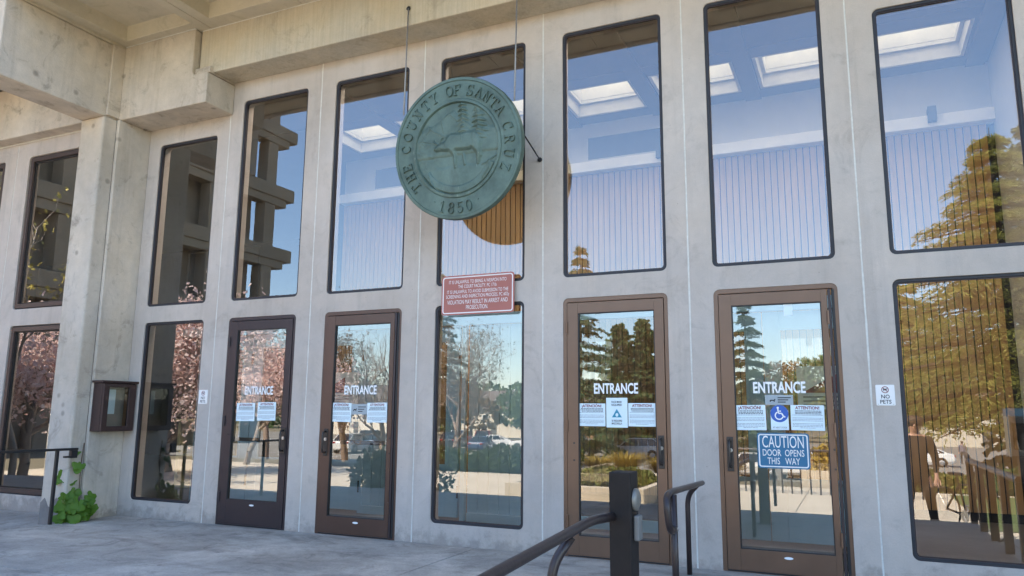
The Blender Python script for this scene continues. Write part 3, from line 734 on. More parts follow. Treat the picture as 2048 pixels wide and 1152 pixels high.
angs = {'THE': (216, 204, 193), 'COUNTY': (174, 161.5, 149, 137, 125, 113.5), 'OF': (95.5, 86.5), 'SANTA': (72, 62, 52, 42, 32), 'CRUZ': (14, 1, -12.5, -25.5)}
for wd_, aa in angs.items():
    for ch, a in zip(wd_, aa): glyph(ch, a, .548, .105, False).build('letter', M['patina'], seal)
for ch, a in zip('1850', (252.5, 262.5, 272, 281.5)): glyph(ch, a, .560, .108, True).build('numeral', M['patina'], seal)
for a in (242.5, 292.5):
    q = MB(); q.lathe([(.001, .020), (.006, .019), (.011, .013)], lambda x, y, h, a=a: SP(.545*math.cos(R(a))+x, .545*math.sin(R(a))+y, h), 10); q.build('dot', M['patina'], seal)

# the pictorial field: a steer before redwoods and hills, ribbon below, modelled as low relief
def poly_sd(P2, X, Y):
    P2 = np.array(P2, float); d = np.full(X.shape, 1e9); ins = np.zeros(X.shape, bool)
    n = len(P2)
    for i in range(n):
        x0, y0 = P2[i]; x1, y1 = P2[(i+1) % n]; dx, dy = x1-x0, y1-y0
        tt = np.clip(((X-x0)*dx+(Y-y0)*dy)/(dx*dx+dy*dy+1e-12), 0, 1)
        d = np.minimum(d, np.hypot(X-x0-tt*dx, Y-y0-tt*dy))
        c = ((y0 > Y) != (y1 > Y)) & (X < (x1-x0)*(Y-y0)/(y1-y0+1e-12)+x0); ins ^= c
    return np.where(ins, d, -d)
def line_d(P2, X, Y):
    d = np.full(X.shape, 1e9)
    for (x0, y0), (x1, y1) in zip(P2[:-1], P2[1:]):
        dx, dy = x1-x0, y1-y0; tt = np.clip(((X-x0)*dx+(Y-y0)*dy)/(dx*dx+dy*dy+1e-12), 0, 1)
        d = np.minimum(d, np.hypot(X-x0-tt*dx, Y-y0-tt*dy))
    return d
def px(L): return [((a-510)/465*SR, -(b-595)/465*SR*1.04) for a, b in L]
N_ = 190; ax_ = np.linspace(-.435, .435, N_); X, Y = np.meshgrid(ax_, ax_)
H = np.full(X.shape, .005)
wob = np.sin(X*37+np.sin(Y*29))*np.sin(Y*41+1.3)
H += .0012*wob
def raise_(sd, h, soft): 
    global H
    H = np.maximum(H, np.where(sd > -.002, .005+h*np.clip(sd/soft, 0, 1)**.6, 0))
hills = px([(190, 520), (240, 470), (310, 430), (350, 440), (410, 405), (440, 375), (500, 350), (560, 420), (640, 470), (840, 500), (840, 640), (190, 640)])
raise_(poly_sd(hills, X, Y), .009, .02)
for ridge in ([(290, 480), (330, 445), (410, 408), (418, 480)], [(410, 408), (470, 370), (520, 420)], [(300, 430), (350, 470), (440, 520)], [(200, 530), (260, 520), (330, 540)]):
    H += .005*np.exp(-(line_d(px(ridge), X, Y)/.006)**2)
def fir(ax0, ay0, ax1, ay1, w, seed):
    rs = np.random.RandomState(seed); n = 9; L_ = []; R_ = []
    for k in range(n):
        f0 = k/n; f1 = (k+.75)/n
        cx = ax0+(ax1-ax0)*f0; cyy = ay0+(ay1-ay0)*f0
        ww = w*(f1**.85)*rs.uniform(.85, 1.15)
        R_ += [(cx+w*.35*f0, cyy), (ax0+(ax1-ax0)*f1+ww, ay0+(ay1-ay0)*f1+8)]
        L_ += [(cx-w*.35*f0, cyy), (ax0+(ax1-ax0)*f1-ww, ay0+(ay1-ay0)*f1+8)]
    return px(R_+list(reversed(L_)))
for args in ((560, 205, 565, 500, 78, 1), (665, 235, 685, 560, 92, 2)):
    sd = poly_sd(fir(*args), X, Y); raise_(sd, .026, .03)
    H += np.where(sd > .004, .006*np.sin(Y*150+X*40*np.sign(X-px([(args[0], 0)])[0][0])), 0)
steer = px([(338, 588), (345, 570), (372, 556), (392, 545), (425, 538), (446, 505), (475, 492), (540, 500), (600, 493), (655, 498), (688, 522), (697, 580), (692, 640), (672, 700), (655, 702), (648, 640), (622, 615), (600, 622), (545, 618), (512, 615), (508, 700), (492, 715), (484, 705), (480, 640), (452, 612), (430, 612), (396, 604), (360, 606)])
raise_(poly_sd(steer, X, Y), .036, .032)
for horn in ([(372, 556), (352, 540), (345, 525)], [(392, 546), (400, 526), (414, 516)]): raise_(.010-line_d(px(horn), X, Y), .022, .008)
for ln in ([(352, 580), (372, 592), (396, 600)], [(446, 505), (438, 560), (452, 622)], [(560, 505), (556, 560)], [(640, 500), (640, 560), (655, 640)], [(690, 530), (678, 600), (676, 690)]):
    H += .004*np.exp(-(line_d(px(ln), X, Y)/.005)**2)
for leg in ([(498, 640), (496, 712)], [(560, 640), (566, 700)], [(662, 640), (660, 704)], [(690, 560), (682, 660)]):
    raise_(.016-line_d(px(leg), X, Y), .016, .014)
ground_ = px([(300, 735), (360, 700), (480, 705), (600, 700), (700, 715), (700, 760), (600, 840), (480, 850), (360, 830)])
raise_(poly_sd(ground_, X, Y), .004, .03)
Rr = np.hypot(X, Y); An = np.degrees(np.arctan2(Y, X)) % 360
rib = (np.minimum(.425-Rr, Rr-.352)); rib = np.where((An > 212) & (An < 335), rib, -1)
raise_(rib, .013, .008)
for tail in ([(690, 715), (735, 700), (740, 740), (712, 770), (690, 800)], [(735, 700), (795, 670)], [(300, 740), (320, 800), (360, 845)]):
    H += .010*np.exp(-(line_d(px(tail), X, Y)/.006)**2)
for k, f in enumerate(np.random.RandomState(3).rand(26, 2)):     # foliage scribbles at the left
    x0, y0 = 190+f[0]*150, 500+f[1]*240
    H += .003*np.exp(-(line_d(px([(x0, y0), (x0+14, y0-22), (x0+30, y0-10)]), X, Y)/.005)**2)
ok = np.hypot(X, Y) < .434
idx = -np.ones(X.shape, int); idx[ok] = np.arange(ok.sum())
VV = np.array([SP(x, y, h) for x, y, h in zip(X[ok], Y[ok], H[ok])])
q = np.stack([idx[:-1, :-1], idx[:-1, 1:], idx[1:, 1:], idx[1:, :-1]], -1).reshape(-1, 4); q = q[(q >= 0).all(1)]
npmesh('relief', VV, q, M['patina'], seal, smooth=True)
rt = MB()
for ch, a in zip('THE PEOPLE', np.linspace(226, 268, 10)):
    if ch == ' ': continue
    V, F = text_geo(ch, .046, .8, .02, .010)
    aa = R(a); c0, s0 = math.cos(aa), math.sin(aa)
    rt.add([SP(.390*c0 + (-s0)*v[0]*1.0 + (-c0)*v[1], .390*s0 + c0*v[0] + (-s0)*v[1], .012+v[2]) for v in V], F)
rt.build('ribbon_lettering', M['patina'], seal, fixn=False)
for (a0, b0), top in (((-.60, .425), (-.742, .235, 1.712)), ((.60, .375), (.500, .235, 1.76))):
    c_ = MB(); s0 = Vector(SP(a0*.985, b0*.985, -.03)); c_.tube([s0, Vector(top)], .0075, 6); c_.build('cable', M['cable'], seal, smooth=True)
    e_ = MB(); v = Vector(top); e_.tube([v+Vector((.018*math.cos(k*.7), 0, .018*math.sin(k*.7))) for k in range(10)], .007, 6); e_.tube([v+Vector((0, .0, .018)), v+Vector((0, .04, .018))], .012, 6); e_.build('eye_bolt', M['gasket'], seal)
c_ = MB(); c_.tube([SP(.655, .06, -.05), (.593, .600, -.001)], .008, 6); c_.tube([(.593, .588, -.001), (.593, .600, -.001)], .024, 10); c_.build('brace_rod', M['gasket'], seal)

# ================================================================ signs
def plate(name, label, cat, x0, x1, z0, z1, y, material, r=.02, th=.004, group=None):
    """flat sign plate whose front face is at y"""
    o = thing(name, label, cat, ((x0+x1)/2, y, z0), 0, group); cx, cz = (x0+x1)/2, z0
    L_ = rr(x0-cx, x1-cx, 0, z1-z0, r); b = MB(); b.prism(L_, L3, 0, th); b.build('plate', material, o)
    return o, cx, cz
# weapons warning sign, on two stand-offs over the middle window mullion
o, cx, cz = plate('warning_sign', 'red enamel weapons warning sign with white text over the centre window', 'sign', 4.412, 5.208, 2.190, 2.585, -.040, M['signred'], .032)
b = MB(); W_, H_ = .796, .395
ring(b, rr(-W_/2+.014, W_/2-.014, .014, H_-.014, .026), rr(-W_/2+.024, W_/2-.024, .024, H_-.024, .018), -.0012, .001); b.build('border', M['signwhite'], o)
b = MB()
for s, zz, w, h in (('IT IS UNLAWFUL TO BRING A WEAPON INTO', .326, .63, .046), ('THE COURT FACILITY. PC 171b', .279, .42, .046), ('IT IS UNLAWFUL TO AVOID SUBMISSION TO THE', .228, .67, .046), ('SCREENING AND INSPECTION PROCESS. PC 602y', .181, .69, .046), ('VIOLATION MAY RESULT IN ARREST AND', .124, .66, .056), ('PROSECUTION.', .069, .24, .056)):
    put_text(b, s, 0, -.0016, zz, h*1.06, width=w, bold=-.004)
b.build('lettering', M['signwhite'], o, fixn=False)
for xx in (-.30, .30):
    b = MB(); b.box(xx-.02, xx+.02, .004, .0395, .15, .25); b.build('bracket', M['signback'], o)
# blue door sign
o, cx, cz = plate('caution_sign', 'blue CAUTION DOOR OPENS THIS WAY sign on the rightmost entrance door', 'sign', 7.365, 7.762, .820, 1.100, .013, M['signblue'], .024)
b = MB(); W_, H_ = .397, .280
ring(b, rr(-W_/2+.010, W_/2-.010, .010, H_-.010, .020), rr(-W_/2+.019, W_/2-.019, .019, H_-.019, .013), -.0012, .001); b.build('border', M['signwhite'], o)
b = MB(); put_text(b, 'CAUTION', 0, -.0016, .205, .135, width=.315, bold=.0); put_text(b, 'DOOR  OPENS', 0, -.0016, .121, .074, width=.315, bold=.004); put_text(b, 'THIS   WAY', 0, -.0016, .056, .074, width=.245, bold=.004)
b.build('lettering', M['signwhite'], o, fixn=False)
# no pets
def no_pets(x0, x1, z0, z1, label):
    o, cx, cz = plate('no_pets_sign', label, 'sign', x0, x1, z0, z1, -.005, M['signwhite'], .008, group='no pets signs')
    w, h = x1-x0, z1-z0
    b = MB(); put_text(b, 'NO', 0, -.0012, h*.42, h*.26, bold=.012, sx=.95); put_text(b, 'PETS', 0, -.0012, h*.17, h*.26, bold=.012, sx=.95)
    b.build('lettering', M['ink'], o, fixn=False)
    b = MB(); c0 = h*.76
    n = 22; oo = [(.165*h*math.cos(2*math.pi*k/n), c0+.165*h*math.sin(2*math.pi*k/n)) for k in range(n)]
    ii = [(.132*h*math.cos(2*math.pi*k/n), c0+.132*h*math.sin(2*math.pi*k/n)) for k in range(n)]
    ring(b, oo, ii, -.0014, .0005)
    b.add([(-.105*h, -.0018, c0+.085*h), (-.085*h, -.0018, c0+.105*h), (.105*h, -.0018, c0-.085*h), (.085*h, -.0018, c0-.105*h)], [(0, 1, 2, 3)])
    b.build('prohibition_ring', M['inkred'], o)
    b = MB(); D = [(-.09, .02), (-.06, .05), (.05, .04), (.08, .07), (.09, .03), (.06, .02), (.06, -.06), (.035, -.06), (.03, -.01), (-.03, -.01), (-.035, -.06), (-.06, -.06), (-.06, .0)]
    b.add([(x*h*1.15, -.0010, c0+z*h*1.15) for x, z in D], [tuple(range(len(D)))]); b.build('dog_symbol', M['ink'], o)
    for xx, zz in ((-w*.4, h*.06), (w*.4, h*.06)):
        b = MB(); b.disc((xx, -.0003, zz), (0, -1, 0), .004, .002, 8); b.build('screw', M['steel'], o)
no_pets(1.196, 1.330, 1.315, 1.475, 'small white no pets sign left of the leftmost entrance door')
no_pets(8.262, 8.394, 1.322, 1.480, 'small white no pets sign between rightmost door and large right window')

# paper notices taped behind the door glass
YN = .017
def notice(x0, x1, z0, z1, head, label, seed, group='warning notices on the door glass', skew=None):
    skew = random.Random(seed*7).uniform(-.012, .012) if skew is None else skew
    cx = (x0+x1)/2; w, h = x1-x0, z1-z0
    o = thing('notice', label, 'notice', (cx, YN, z0), 0, group); o.rotation_euler = (0, skew, 0)
    b = MB(); b.box(-w/2, w/2, 0, .0015, 0, h); b.build('sheet', M['paper'], o)
    if head:
        b = MB(); put_text(b, head, 0, -.0012, h*.885, h*.17, width=w*.72, bold=.03); b.build('heading', M['inkred'], o, fixn=False)
    b = MB(); b2 = MB(); rs = random.Random(seed)
    for k in range(13):
        if k == 4 or k == 8: continue
        zz = h*(.77-k*.056); half = w*(.42 if k < 3 else .45)*(1 if k != 12 else .5); x = -half
        if k < 3: x = -half*rs.uniform(.85, 1)
        while x < half:
            L_ = w*rs.uniform(.03, .10); tgt = b if k < 3 else b2
            hh = h*(.014 if k < 3 else .009)
            tgt.add([(x, -.0010, zz-hh), (min(x+L_, half), -.0010, zz-hh), (min(x+L_, half), -.0010, zz+hh), (x, -.0010, zz+hh)], [(0, 1, 2, 3)])
            x += L_+w*.014
    b.build('bold_print', M['ink'], o); b2.build('small_print', M['inkgrey'], o)
    return o
ES, EN = '\u00a1ATENCI\u00d3N!', 'ATTENTION!'
dn = {1: 'leftmost entrance door', 2: 'second entrance door from the left', 4: 'third entrance door from the left', 5: 'rightmost entrance door'}
def lab(d, es): return ('Spanish ATENCION' if es else 'English ATTENTION')+' notice on the '+dn[d]+' glass'
notice(1.765, 2.030, 1.128, 1.327, ES, lab(1, 1), 1); notice(2.072, 2.328, 1.137, 1.336, EN, lab(1, 0), 2)
notice(3.077, 3.331, 1.136, 1.332, ES, lab(2, 1), 3, skew=.01); notice(3.533, 3.775, 1.134, 1.334, EN, lab(2, 0), 4, skew=-.012)
notice(5.826, 6.081, 1.132, 1.332, ES, lab(4, 1), 5); notice(6.291, 6.536, 1.135, 1.336, EN, lab(4, 0), 6)
notice(7.196, 7.444, 1.120, 1.322, ES, lab(5, 1), 7); notice(7.633, 7.884, 1.124, 1.323, EN, lab(5, 0), 8, skew=.01)
o = thing('mask_notice', 'white face mask required notice with blue triangle between two door notices', 'notice', (6.188, YN-.003, 1.123))
b = MB(); b.box(-.097, .097, 0, .0015, 0, .259); b.build('sheet', M['paper'], o)
for nm, LL in (('english_text', (('FACE MASK', .222), ('REQUIRED', .196))), ('spanish_text', (('SE REQUIERE', .058), ('MASCARILLA', .034)))):
    b = MB()
    for s, zz in LL: put_text(b, s, 0, -.0012, zz, .024, width=.095, bold=.015)
    b.build(nm, M['ink'], o, fixn=False)
b = MB(); b.add([(-.045, -.0010, .088), (.045, -.0010, .088), (0, -.0010, .162)], [(0, 1, 2)]); b.build('triangle', mat('teal ink', (.03, .25, .36), .6), o)
b = MB(); b.add([(.013*math.cos(a), -.0016, .110+.016*math.sin(a)) for a in np.linspace(0, 6.28, 13)[:-1]], [tuple(range(12))]); b.build('face_symbol', M['paper'], o)
o = thing('access_sticker', 'blue wheelchair access sticker between two notices on the rightmost door', 'sticker', (7.548, YN-.003, 1.125))
b = MB(); b.box(-.068, .068, 0, .001, 0, .155); b.build('backing', M['paper'], o)
b = MB(); b.add([(.069*math.cos(a), -.0012, .130+.069*math.sin(a)) for a in np.linspace(0, 6.2832, 41)[:-1]], [tuple(range(40))]); b.build('disc', M['isablue'], o)
b = MB()
def strip(mb, pts, w, y):
    for (x0, z0), (x1, z1) in zip(pts[:-1], pts[1:]):
        L_ = math.hypot(x1-x0, z1-z0); nx, nz = -(z1-z0)/L_*w, (x1-x0)/L_*w
        mb.add([(x0-nx, y, z0-nz), (x1-nx, y, z1-nz), (x1+nx, y, z1+nz), (x0+nx, y, z0+nz)], [(0, 1, 2, 3)])
c0 = .130
b.add([(-.010+.009*math.cos(a), -.0024, c0+.046+.009*math.sin(a)) for a in np.linspace(0, 6.2832, 13)[:-1]], [tuple(range(12))])
strip(b, [(-.010, c0+.036), (-.006, c0+.002), (.018, c0+.002), (.034, c0-.028), (.044, c0-.022)], .0055, -.0024); strip(b, [(-.008, c0+.020), (.014, c0+.020)], .004, -.0024)
strip(b, [(-.002+.030*math.cos(R(a)), c0-.016+.030*math.sin(R(a))) for a in range(115, 345, 15)], .0048, -.0024)
b.build('wheelchair_symbol', M['vinyl'], o)
b = MB(); put_text(b, 'AT NEXT DOOR', 0, -.0012, .018, .020, width=.11, bold=.01); b.build('lettering', M['inkgrey'], o, fixn=False)
for (x0, x1, z0, z1, wh) in ((3.322, 3.528, 1.214, 1.320, 'second entrance door from the left'), (7.442, 7.658, 1.325, 1.405, 'rightmost entrance door')):
    o = thing('service_card', 'grey service animal card between notices on the '+wh, 'card', ((x0+x1)/2, YN+.004, z0), 0, 'service animal cards')
    b = MB(); w, h = x1-x0, z1-z0; b.box(-w/2, w/2, 0, .001, 0, h); b.build('sheet', mat('grey card', (.36, .40, .42), .6), o)
    b = MB()
    for k in range(3): strip(b, [(-.01, h*(.72-.22*k)), (w*.42-.02*k, h*(.72-.22*k))], .004, -.001)
    b.add([(x*w, -.001, h*z) for x, z in ((-.34, .42), (-.30, .52), (-.18, .50), (-.16, .62), (-.12, .50), (-.15, .46), (-.16, .30), (-.19, .30), (-.20, .40), (-.28, .40), (-.30, .30), (-.33, .30))], [tuple(range(12))])
    b.build('print', M['ink'], o)
o = thing('sticker', 'small pale sticker at the top of the rightmost door glass', 'sticker', (7.655, YN, 2.048)); b = MB(); b.box(-.035, .035, 0, .001, 0, .10); b.build('sheet', M['paper'], o)

# ================================================================ redwood notice case on the column return
o = thing('notice_case', 'dark weathered wooden notice case with glass front on the concrete pilaster', 'notice case', (0.004, -.23, .99))
b = MB(); y0, y1 = -.225, .215; h = .56; d = .15
b.box(0, .012, y0, y1, 0, h)
b.box(.0125, d, y0, y0+.035, 0, h); b.box(.0125, d, y1-.03, y1, 0, h); b.box(.0125, d, y0+.0355, y1-.0305, 0, .035); b.box(.0125, d, y0+.0355, y1-.0305, h-.035, h)
b.build('case_body', M['wood'], o, bevel=.004)
b = MB(); b.box(-.002, d+.04, y0-.03, y1+.02, h+.001, h+.028); b.build('case_top', M['wood'], o, bevel=.005)
b = MB()
def yz(a, bb, dd): return (dd, a, bb)
oo = [(y0+.004, .004), (y1-.004, .004), (y1-.004, h-.006), (y0+.004, h-.006)]; ii = [(y0+.075, .06), (y1-.10, .06), (y1-.10, h-.045), (y0+.075, h-.045)]
n = 4; vv = []
for L_, dd in ((oo, d+.001), (ii, d+.001), (ii, d+.03), (oo, d+.03)): vv += [yz(a, bb, dd) for a, bb in L_]
ff = []
for i in range(n):
    j = (i+1) % n
    for a in range(4): ff.append((a*n+i, a*n+j, ((a+1) % 4)*n+j, ((a+1) % 4)*n+i))
b.add(vv, ff); b.build('case_door', M['wood'], o, bevel=.004)
b = MB(); b.quad((d+.014, y0+.07, .055), (d+.014, y1-.095, .055), (d+.014, y1-.095, h-.04), (d+.014, y0+.07, h-.04)); b.build('pane', M['case_glass'], o)
b = MB(); b.box(.0125, .016, y0+.036, y1-.031, .036, h-.036); b.build('cork_board', M['cork'], o)
b = MB(); b.box(.0165, .0185, -.08, .06, .20, .49); b.build('notice_sheet', M['paper'], o)
b = MB(); b.box(.02, d-.01, y1-.036, y1-.0305, .036, h-.036); b.build('inner_side', M['caseside'], o)

# ================================================================ handrails and button post
def bend(pts, r=.08, n=5):
    out = [Vector(pts[0])]
    for i in range(1, len(pts)-1):
        a, p_, c = Vector(pts[i-1]), Vector(pts[i]), Vector(pts[i+1])
        u = (a-p_); v = (c-p_); k = min(r, u.length*.49, v.length*.49); s, e = p_+u.normalized()*k, p_+v.normalized()*k
        for j in range(n+1):
            t_ = j/n; out.append(s*(1-t_)**2+p_*2*t_*(1-t_)+e*t_**2)
    out.append(Vector(pts[-1])); return out
o = thing('loop_handrail', 'brown steel handrail with returned loop end between the two right doors', 'handrail', (7.0, -1.0, 0))
def rel(pts): return [(x-7.0, y+1.0, z) for x, y, z in pts]
b = MB(); b.tube(bend(rel([(6.955, -.21, .700), (7.055, -1.80, .775), (7.070, -1.99, .765), (7.085, -1.97, .565), (7.085, -1.84, .565)]), .11, 8), .0205, 14); b.build('rail', M['railp'], o, smooth=True)
b = MB(); b.tube(rel([(7.085, -1.84, 0), (7.082, -1.84, .765)]), .0205, 12); b.build('post', M['railp'], o, smooth=True)
b = MB(); b.tube(bend(rel([(6.845, -.27, 0), (6.845, -.27, .60), (6.945, -.35, .700)]), .14, 8), .0205, 12); b.build('post', M['railp'], o, smooth=True)
b = MB(); b.lathe([(.0, .0), (.016, .002), (.0205, .010), (.0205, .02)], lambda x, y, h: (-.0464-x*1.0, .806-h, .700+y), 12); b.disc((-.046, .79, .70), (0, 1, 0), .010, .03, 10); b.build('end_cap', M['railp'], o)
b = MB(); b.lathe([(.021, -.012), (.026, -.006), (.026, .006), (.021, .012)], lambda x, y, h: (.085+x, -.84+y, .565+h), 12); b.build('weld_collar', M['steel'], o, smooth=True)
o = thing('front_handrail', 'brown steel pipe handrail running into the push button post', 'handrail', (7.03, -3.6, 0))
def rel2(pts): return [(x-7.03, y+3.6, z) for x, y, z in pts]
b = MB(); b.tube(bend(rel2([(7.045, -2.985, .768), (7.03, -3.22, .783), (7.02, -4.55, .715), (7.02, -4.75, .50), (7.02, -4.75, .0)]), .14, 8), .0212, 14); b.build('rail', M['railp'], o, smooth=True)
b = MB(); b.tube(bend(rel2([(6.965, -3.55, 0), (6.965, -3.55, .64), (7.022, -3.48, .745)]), .10, 7), .0205, 12); b.build('post', M['railp'], o, smooth=True)
o = thing('button_post', 'square dark brown post with round push plate in the foreground', 'post', (7.082, -2.90, 0))
b = MB(); b.box(-.053, .053, -.075, .055, 0, .972); b.build('post_tube', M['postp'], o, bevel=.005)
b = MB(); b.box(-.09, .09, -.10, .09, 0, .012); b.build('base_plate', M['postp'], o)
b = MB(); b.lathe([(.001, .024), (.030, .022), (.050, .014), (.053, .006), (.053, .0)], lambda x, y, h: (.055+h, -.012+x, .845+y), 24); b.build('push_plate', mat('dull steel plate', (.22, .21, .19), .5, metal=.5), o, smooth=True)
b = MB(); b.box(.054, .082, -.045, .025, .660, .775); b.build('card_reader', mat('grey reader housing', (.16, .16, .155), .5), o, bevel=.008)
o = thing('side_handrail', 'dark flat bar handrail at the left edge of the terrace', 'handrail', (0.035, -.84, 0))
b = MB(); b.box(-.022, .022, -3.0, .235, .785, .812); b.build('rail', M['blackm'], o, bevel=.004)
for yy in (0, -1.5, -2.9):
    b = MB(); b.box(-.016, .016, yy-.016, yy+.016, .0, .7845); b.build('post', M['blackm'], o, bevel=.003)
b = MB(); b.box(-.022, .020, .155, .23, .70, .7845); b.box(-.018, .016, .085, .1545, .705, .725); b.build('end_bracket', M['blackm'], o)

# ================================================================ climbing vine at the column foot
M['leaf'] = leafmat('grape ivy leaf', (.16, .29, .03), (.055, .12, .015), .45, .3)
def vine_leaf(size, seed):
    rs = random.Random(seed); pts = []; n = 20
    for k in range(n):
        a = 2*math.pi*k/n
        r_ = size*(.78+.16*math.cos(3*a)+.10*math.cos(5*a+.4)+rs.uniform(-.05, .05)) * (0.55 if abs(a-math.pi*1.5) < .2 else 1)
        x_, y_ = r_*math.cos(a), r_*math.sin(a)+size*.45
        pts.append((x_, y_, .42*abs(x_)-.38*(y_/size)**2*size*.6+size*rs.uniform(-.07, .07)))
    mb = MB(); mb.add([(0, size*.40, -size*.02)]+pts, [(0, 1+k, 1+(k+1) % n) for k in range(n)]); return mb
def vine(name, label, stems, leaves, base):
    o = thing(name, label, 'plant', base, 0, 'vines at the column foot')
    b = MB()
    for s in stems: b.tube(bend(s, .05, 4), .006, 5)
    b.build('stem', M['stem'], o, smooth=True)
    rs = random.Random(5)
    for k, (x, y, z, sz, rot) in enumerate(leaves):
        l_ = vine_leaf(sz, k); lo = l_.build('leaf', M['leaf'], o, smooth=True)
        nrm = Vector((.45+rs.uniform(-.35, .35), -.8+rs.uniform(-.2, .2), .45+rs.uniform(-.3, .3))).normalized()
        lo.rotation_euler = (nrm.to_track_quat('Z', 'Y').to_matrix() @ Matrix.Rotation(rot, 3, 'Z')).to_euler(); lo.location = (x, y, z)
    return o
vine('climbing_vine', 'thin vine with a few green leaves climbing the column joint', [[(0, 0, 0), (.015, -.01, .35), (-.01, 0, .62), (.01, 0, .86)]],
     [(-.02, -.06, .72, .055, .3), (.06, -.05, .62, .085, 2.6), (.02, -.06, .60, .07, 4.6), (-.10, -.10, .48, .095, 1.8), (-.04, -.08, .33, .09, 3.4), (-.01, -.07, .27, .08, 5.2), (-.02, -.06, .40, .05, .6)], (-.012, -.50, .0))
rs = random.Random(11)
vine('ivy_clump', 'low clump of broad bright green leaves on the terrace by the column', [[(0, 0, 0), (.05, -.06, .08), (.10, -.10, .16)], [(0, 0, 0), (-.03, -.12, .06), (-.02, -.2, .10)], [(0, 0, 0), (.1, .06, .1)]],
     [(rs.uniform(-.05, .15), rs.uniform(-.24, .10), rs.uniform(.015, .27)*(1 if k_ % 3 else .5), rs.uniform(.035, .088), rs.uniform(0, 6)) for k_ in range(46)], (.035, -.52, .0))
# ================================================================ outdoors (seen in the glass): ground, planting, cars, tower
M['grass'] = mat('lawn', (0.085, 0.115, 0.028), 0.9, var=0.3, scale=9, var2=0.2, scale2=.5, bump=.5, bscale=60)
M['earth'] = mat('dry ground', (0.16, 0.135, 0.085), 0.95, var=0.25, scale=3, var2=0.2, scale2=.1)
M['asphalt'] = mat('old asphalt', (0.19, 0.175, 0.15), 0.9, var=0.12, scale=4, var2=0.1, scale2=.2)
M['bark'] = mat('bark', (0.15, 0.115, 0.085), 0.9, var=0.3, scale=5)
M['pale_bark'] = mat('pale bark', (0.30, 0.25, 0.20), 0.9, var=0.25, scale=5)
M['dark_bark'] = mat('dark bark', (0.055, 0.04, 0.03), 0.9, var=0.3, scale=5)
M['redwood_leaf'] = leafmat('sunlit redwood needles', (0.32, 0.31, 0.065), (0.15, 0.165, 0.04), trans=.45)
M['conifer_leaf'] = leafmat('dark conifer needles', (0.10, 0.14, 0.06), (0.045, 0.07, 0.035), trans=.3)
M['cedar_leaf'] = leafmat('cedar needles', (0.13, 0.20, 0.10), (0.055, 0.095, 0.05), trans=.35)
M['olive_leaf'] = leafmat('olive tree leaves', (0.15, 0.21, 0.07), (0.065, 0.105, 0.04), trans=.35)
M['gold_leaf'] = leafmat('yellowing leaves', (0.42, 0.28, 0.03), (0.22, 0.17, 0.04))
M['rust_leaf'] = leafmat('brown leaves', (0.26, 0.15, 0.06), (0.12, 0.085, 0.035))
M['magnolia'] = leafmat('pink magnolia petals', (0.93, 0.80, 0.76), (0.68, 0.47, 0.42), trans=.5)
M['budyellow'] = leafmat('yellow buds', (0.62, 0.52, 0.12), (0.40, 0.34, 0.10))
M['hedge_leaf'] = leafmat('hedge leaves', (0.06, 0.10, 0.02), (0.025, 0.05, 0.012))
M['ivy_leaf'] = leafmat('ground ivy', (0.20, 0.20, 0.04), (0.08, 0.10, 0.02))
M['straw'] = leafmat('dry ornamental grass', (0.50, 0.36, 0.07), (0.26, 0.20, 0.05))
M['twig'] = leafmat('twigs', (0.40, 0.30, 0.23), (0.22, 0.16, 0.12), trans=0)

def gz(y):
    return float(np.interp(-y, [0, 16, 22, 34, 600], [-.56, -.56, -1.1, -2.45, -2.45]))
ys_ = [600, 30, 0, -16, -22, -34, -100, -250, -600]; xs_ = [-600, -60, -20, 0, 20, 60, 600]
g = MB(); V_ = [(x, y, gz(y)) for y in ys_ for x in xs_]; nx_ = len(xs_)
g.add(V_, [(r*nx_+c, r*nx_+c+1, (r+1)*nx_+c+1, (r+1)*nx_+c) for r in range(len(ys_)-1) for c in range(nx_-1)])
struct('ground', g, M['earth'])
# plaza of square concrete bays
pz = MB(); pz.quad((-14, -13.6, -.512), (22, -13.6, -.512), (22, -3.0, -.512), (-14, -3.0, -.512)); plaza = struct('plaza', pz, M['slab'])
for i in range(12):
    for j in range(4):
        x0 = -14+i*3.0; y0 = -13.6+j*2.65
        b = MB(); b.box(x0+.008, x0+2.992, y0+.008, y0+2.642, -.511, -.5); b.build('paving_bay', M['plaza'], plaza)
lw = MB(); lw.quad((9.9, -13.2, -.485), (21, -13.2, -.485), (21, -7.4, -.485), (9.9, -7.4, -.485)); struct('lawn', lw, M['grass'])
lot = MB(); lot.quad((-120, -98, -2.40), (120, -98, -2.40), (120, -35, -2.40), (-120, -35, -2.40)); lot_o = struct('parking_lot', lot, M['asphalt'])
mk = MB()
for row in (-44, -56.5, -69):
    for k in range(-30, 30): mk.box(k*2.8-.06, k*2.8+.06, row-5, row, -2.397, -2.395)
mk.build('bay_markings', M['white'], lot_o)
for row in (-50.5,):
    pass
hl = MB(); n = 60; vv = []; ff = []
for j, (yy, base) in enumerate(((-150, -3), (-210, 1), (-300, 4), (-420, 3))):
    for i in range(n): vv.append((-420+840*i/(n-1), yy, base + (0 if j == 0 else 3.5*math.sin(i*.37+j)+2*math.sin(i*.9+j*2))))
for j in range(3):
    for i in range(n-1): ff.append((j*n+i, j*n+i+1, (j+1)*n+i+1, (j+1)*n+i))
hl.add(vv, ff); struct('hills', hl, mat('wooded hills', (.06, .065, .03), .95, var=.4, scale=.12, bump=1, bscale=.3), smooth=True)

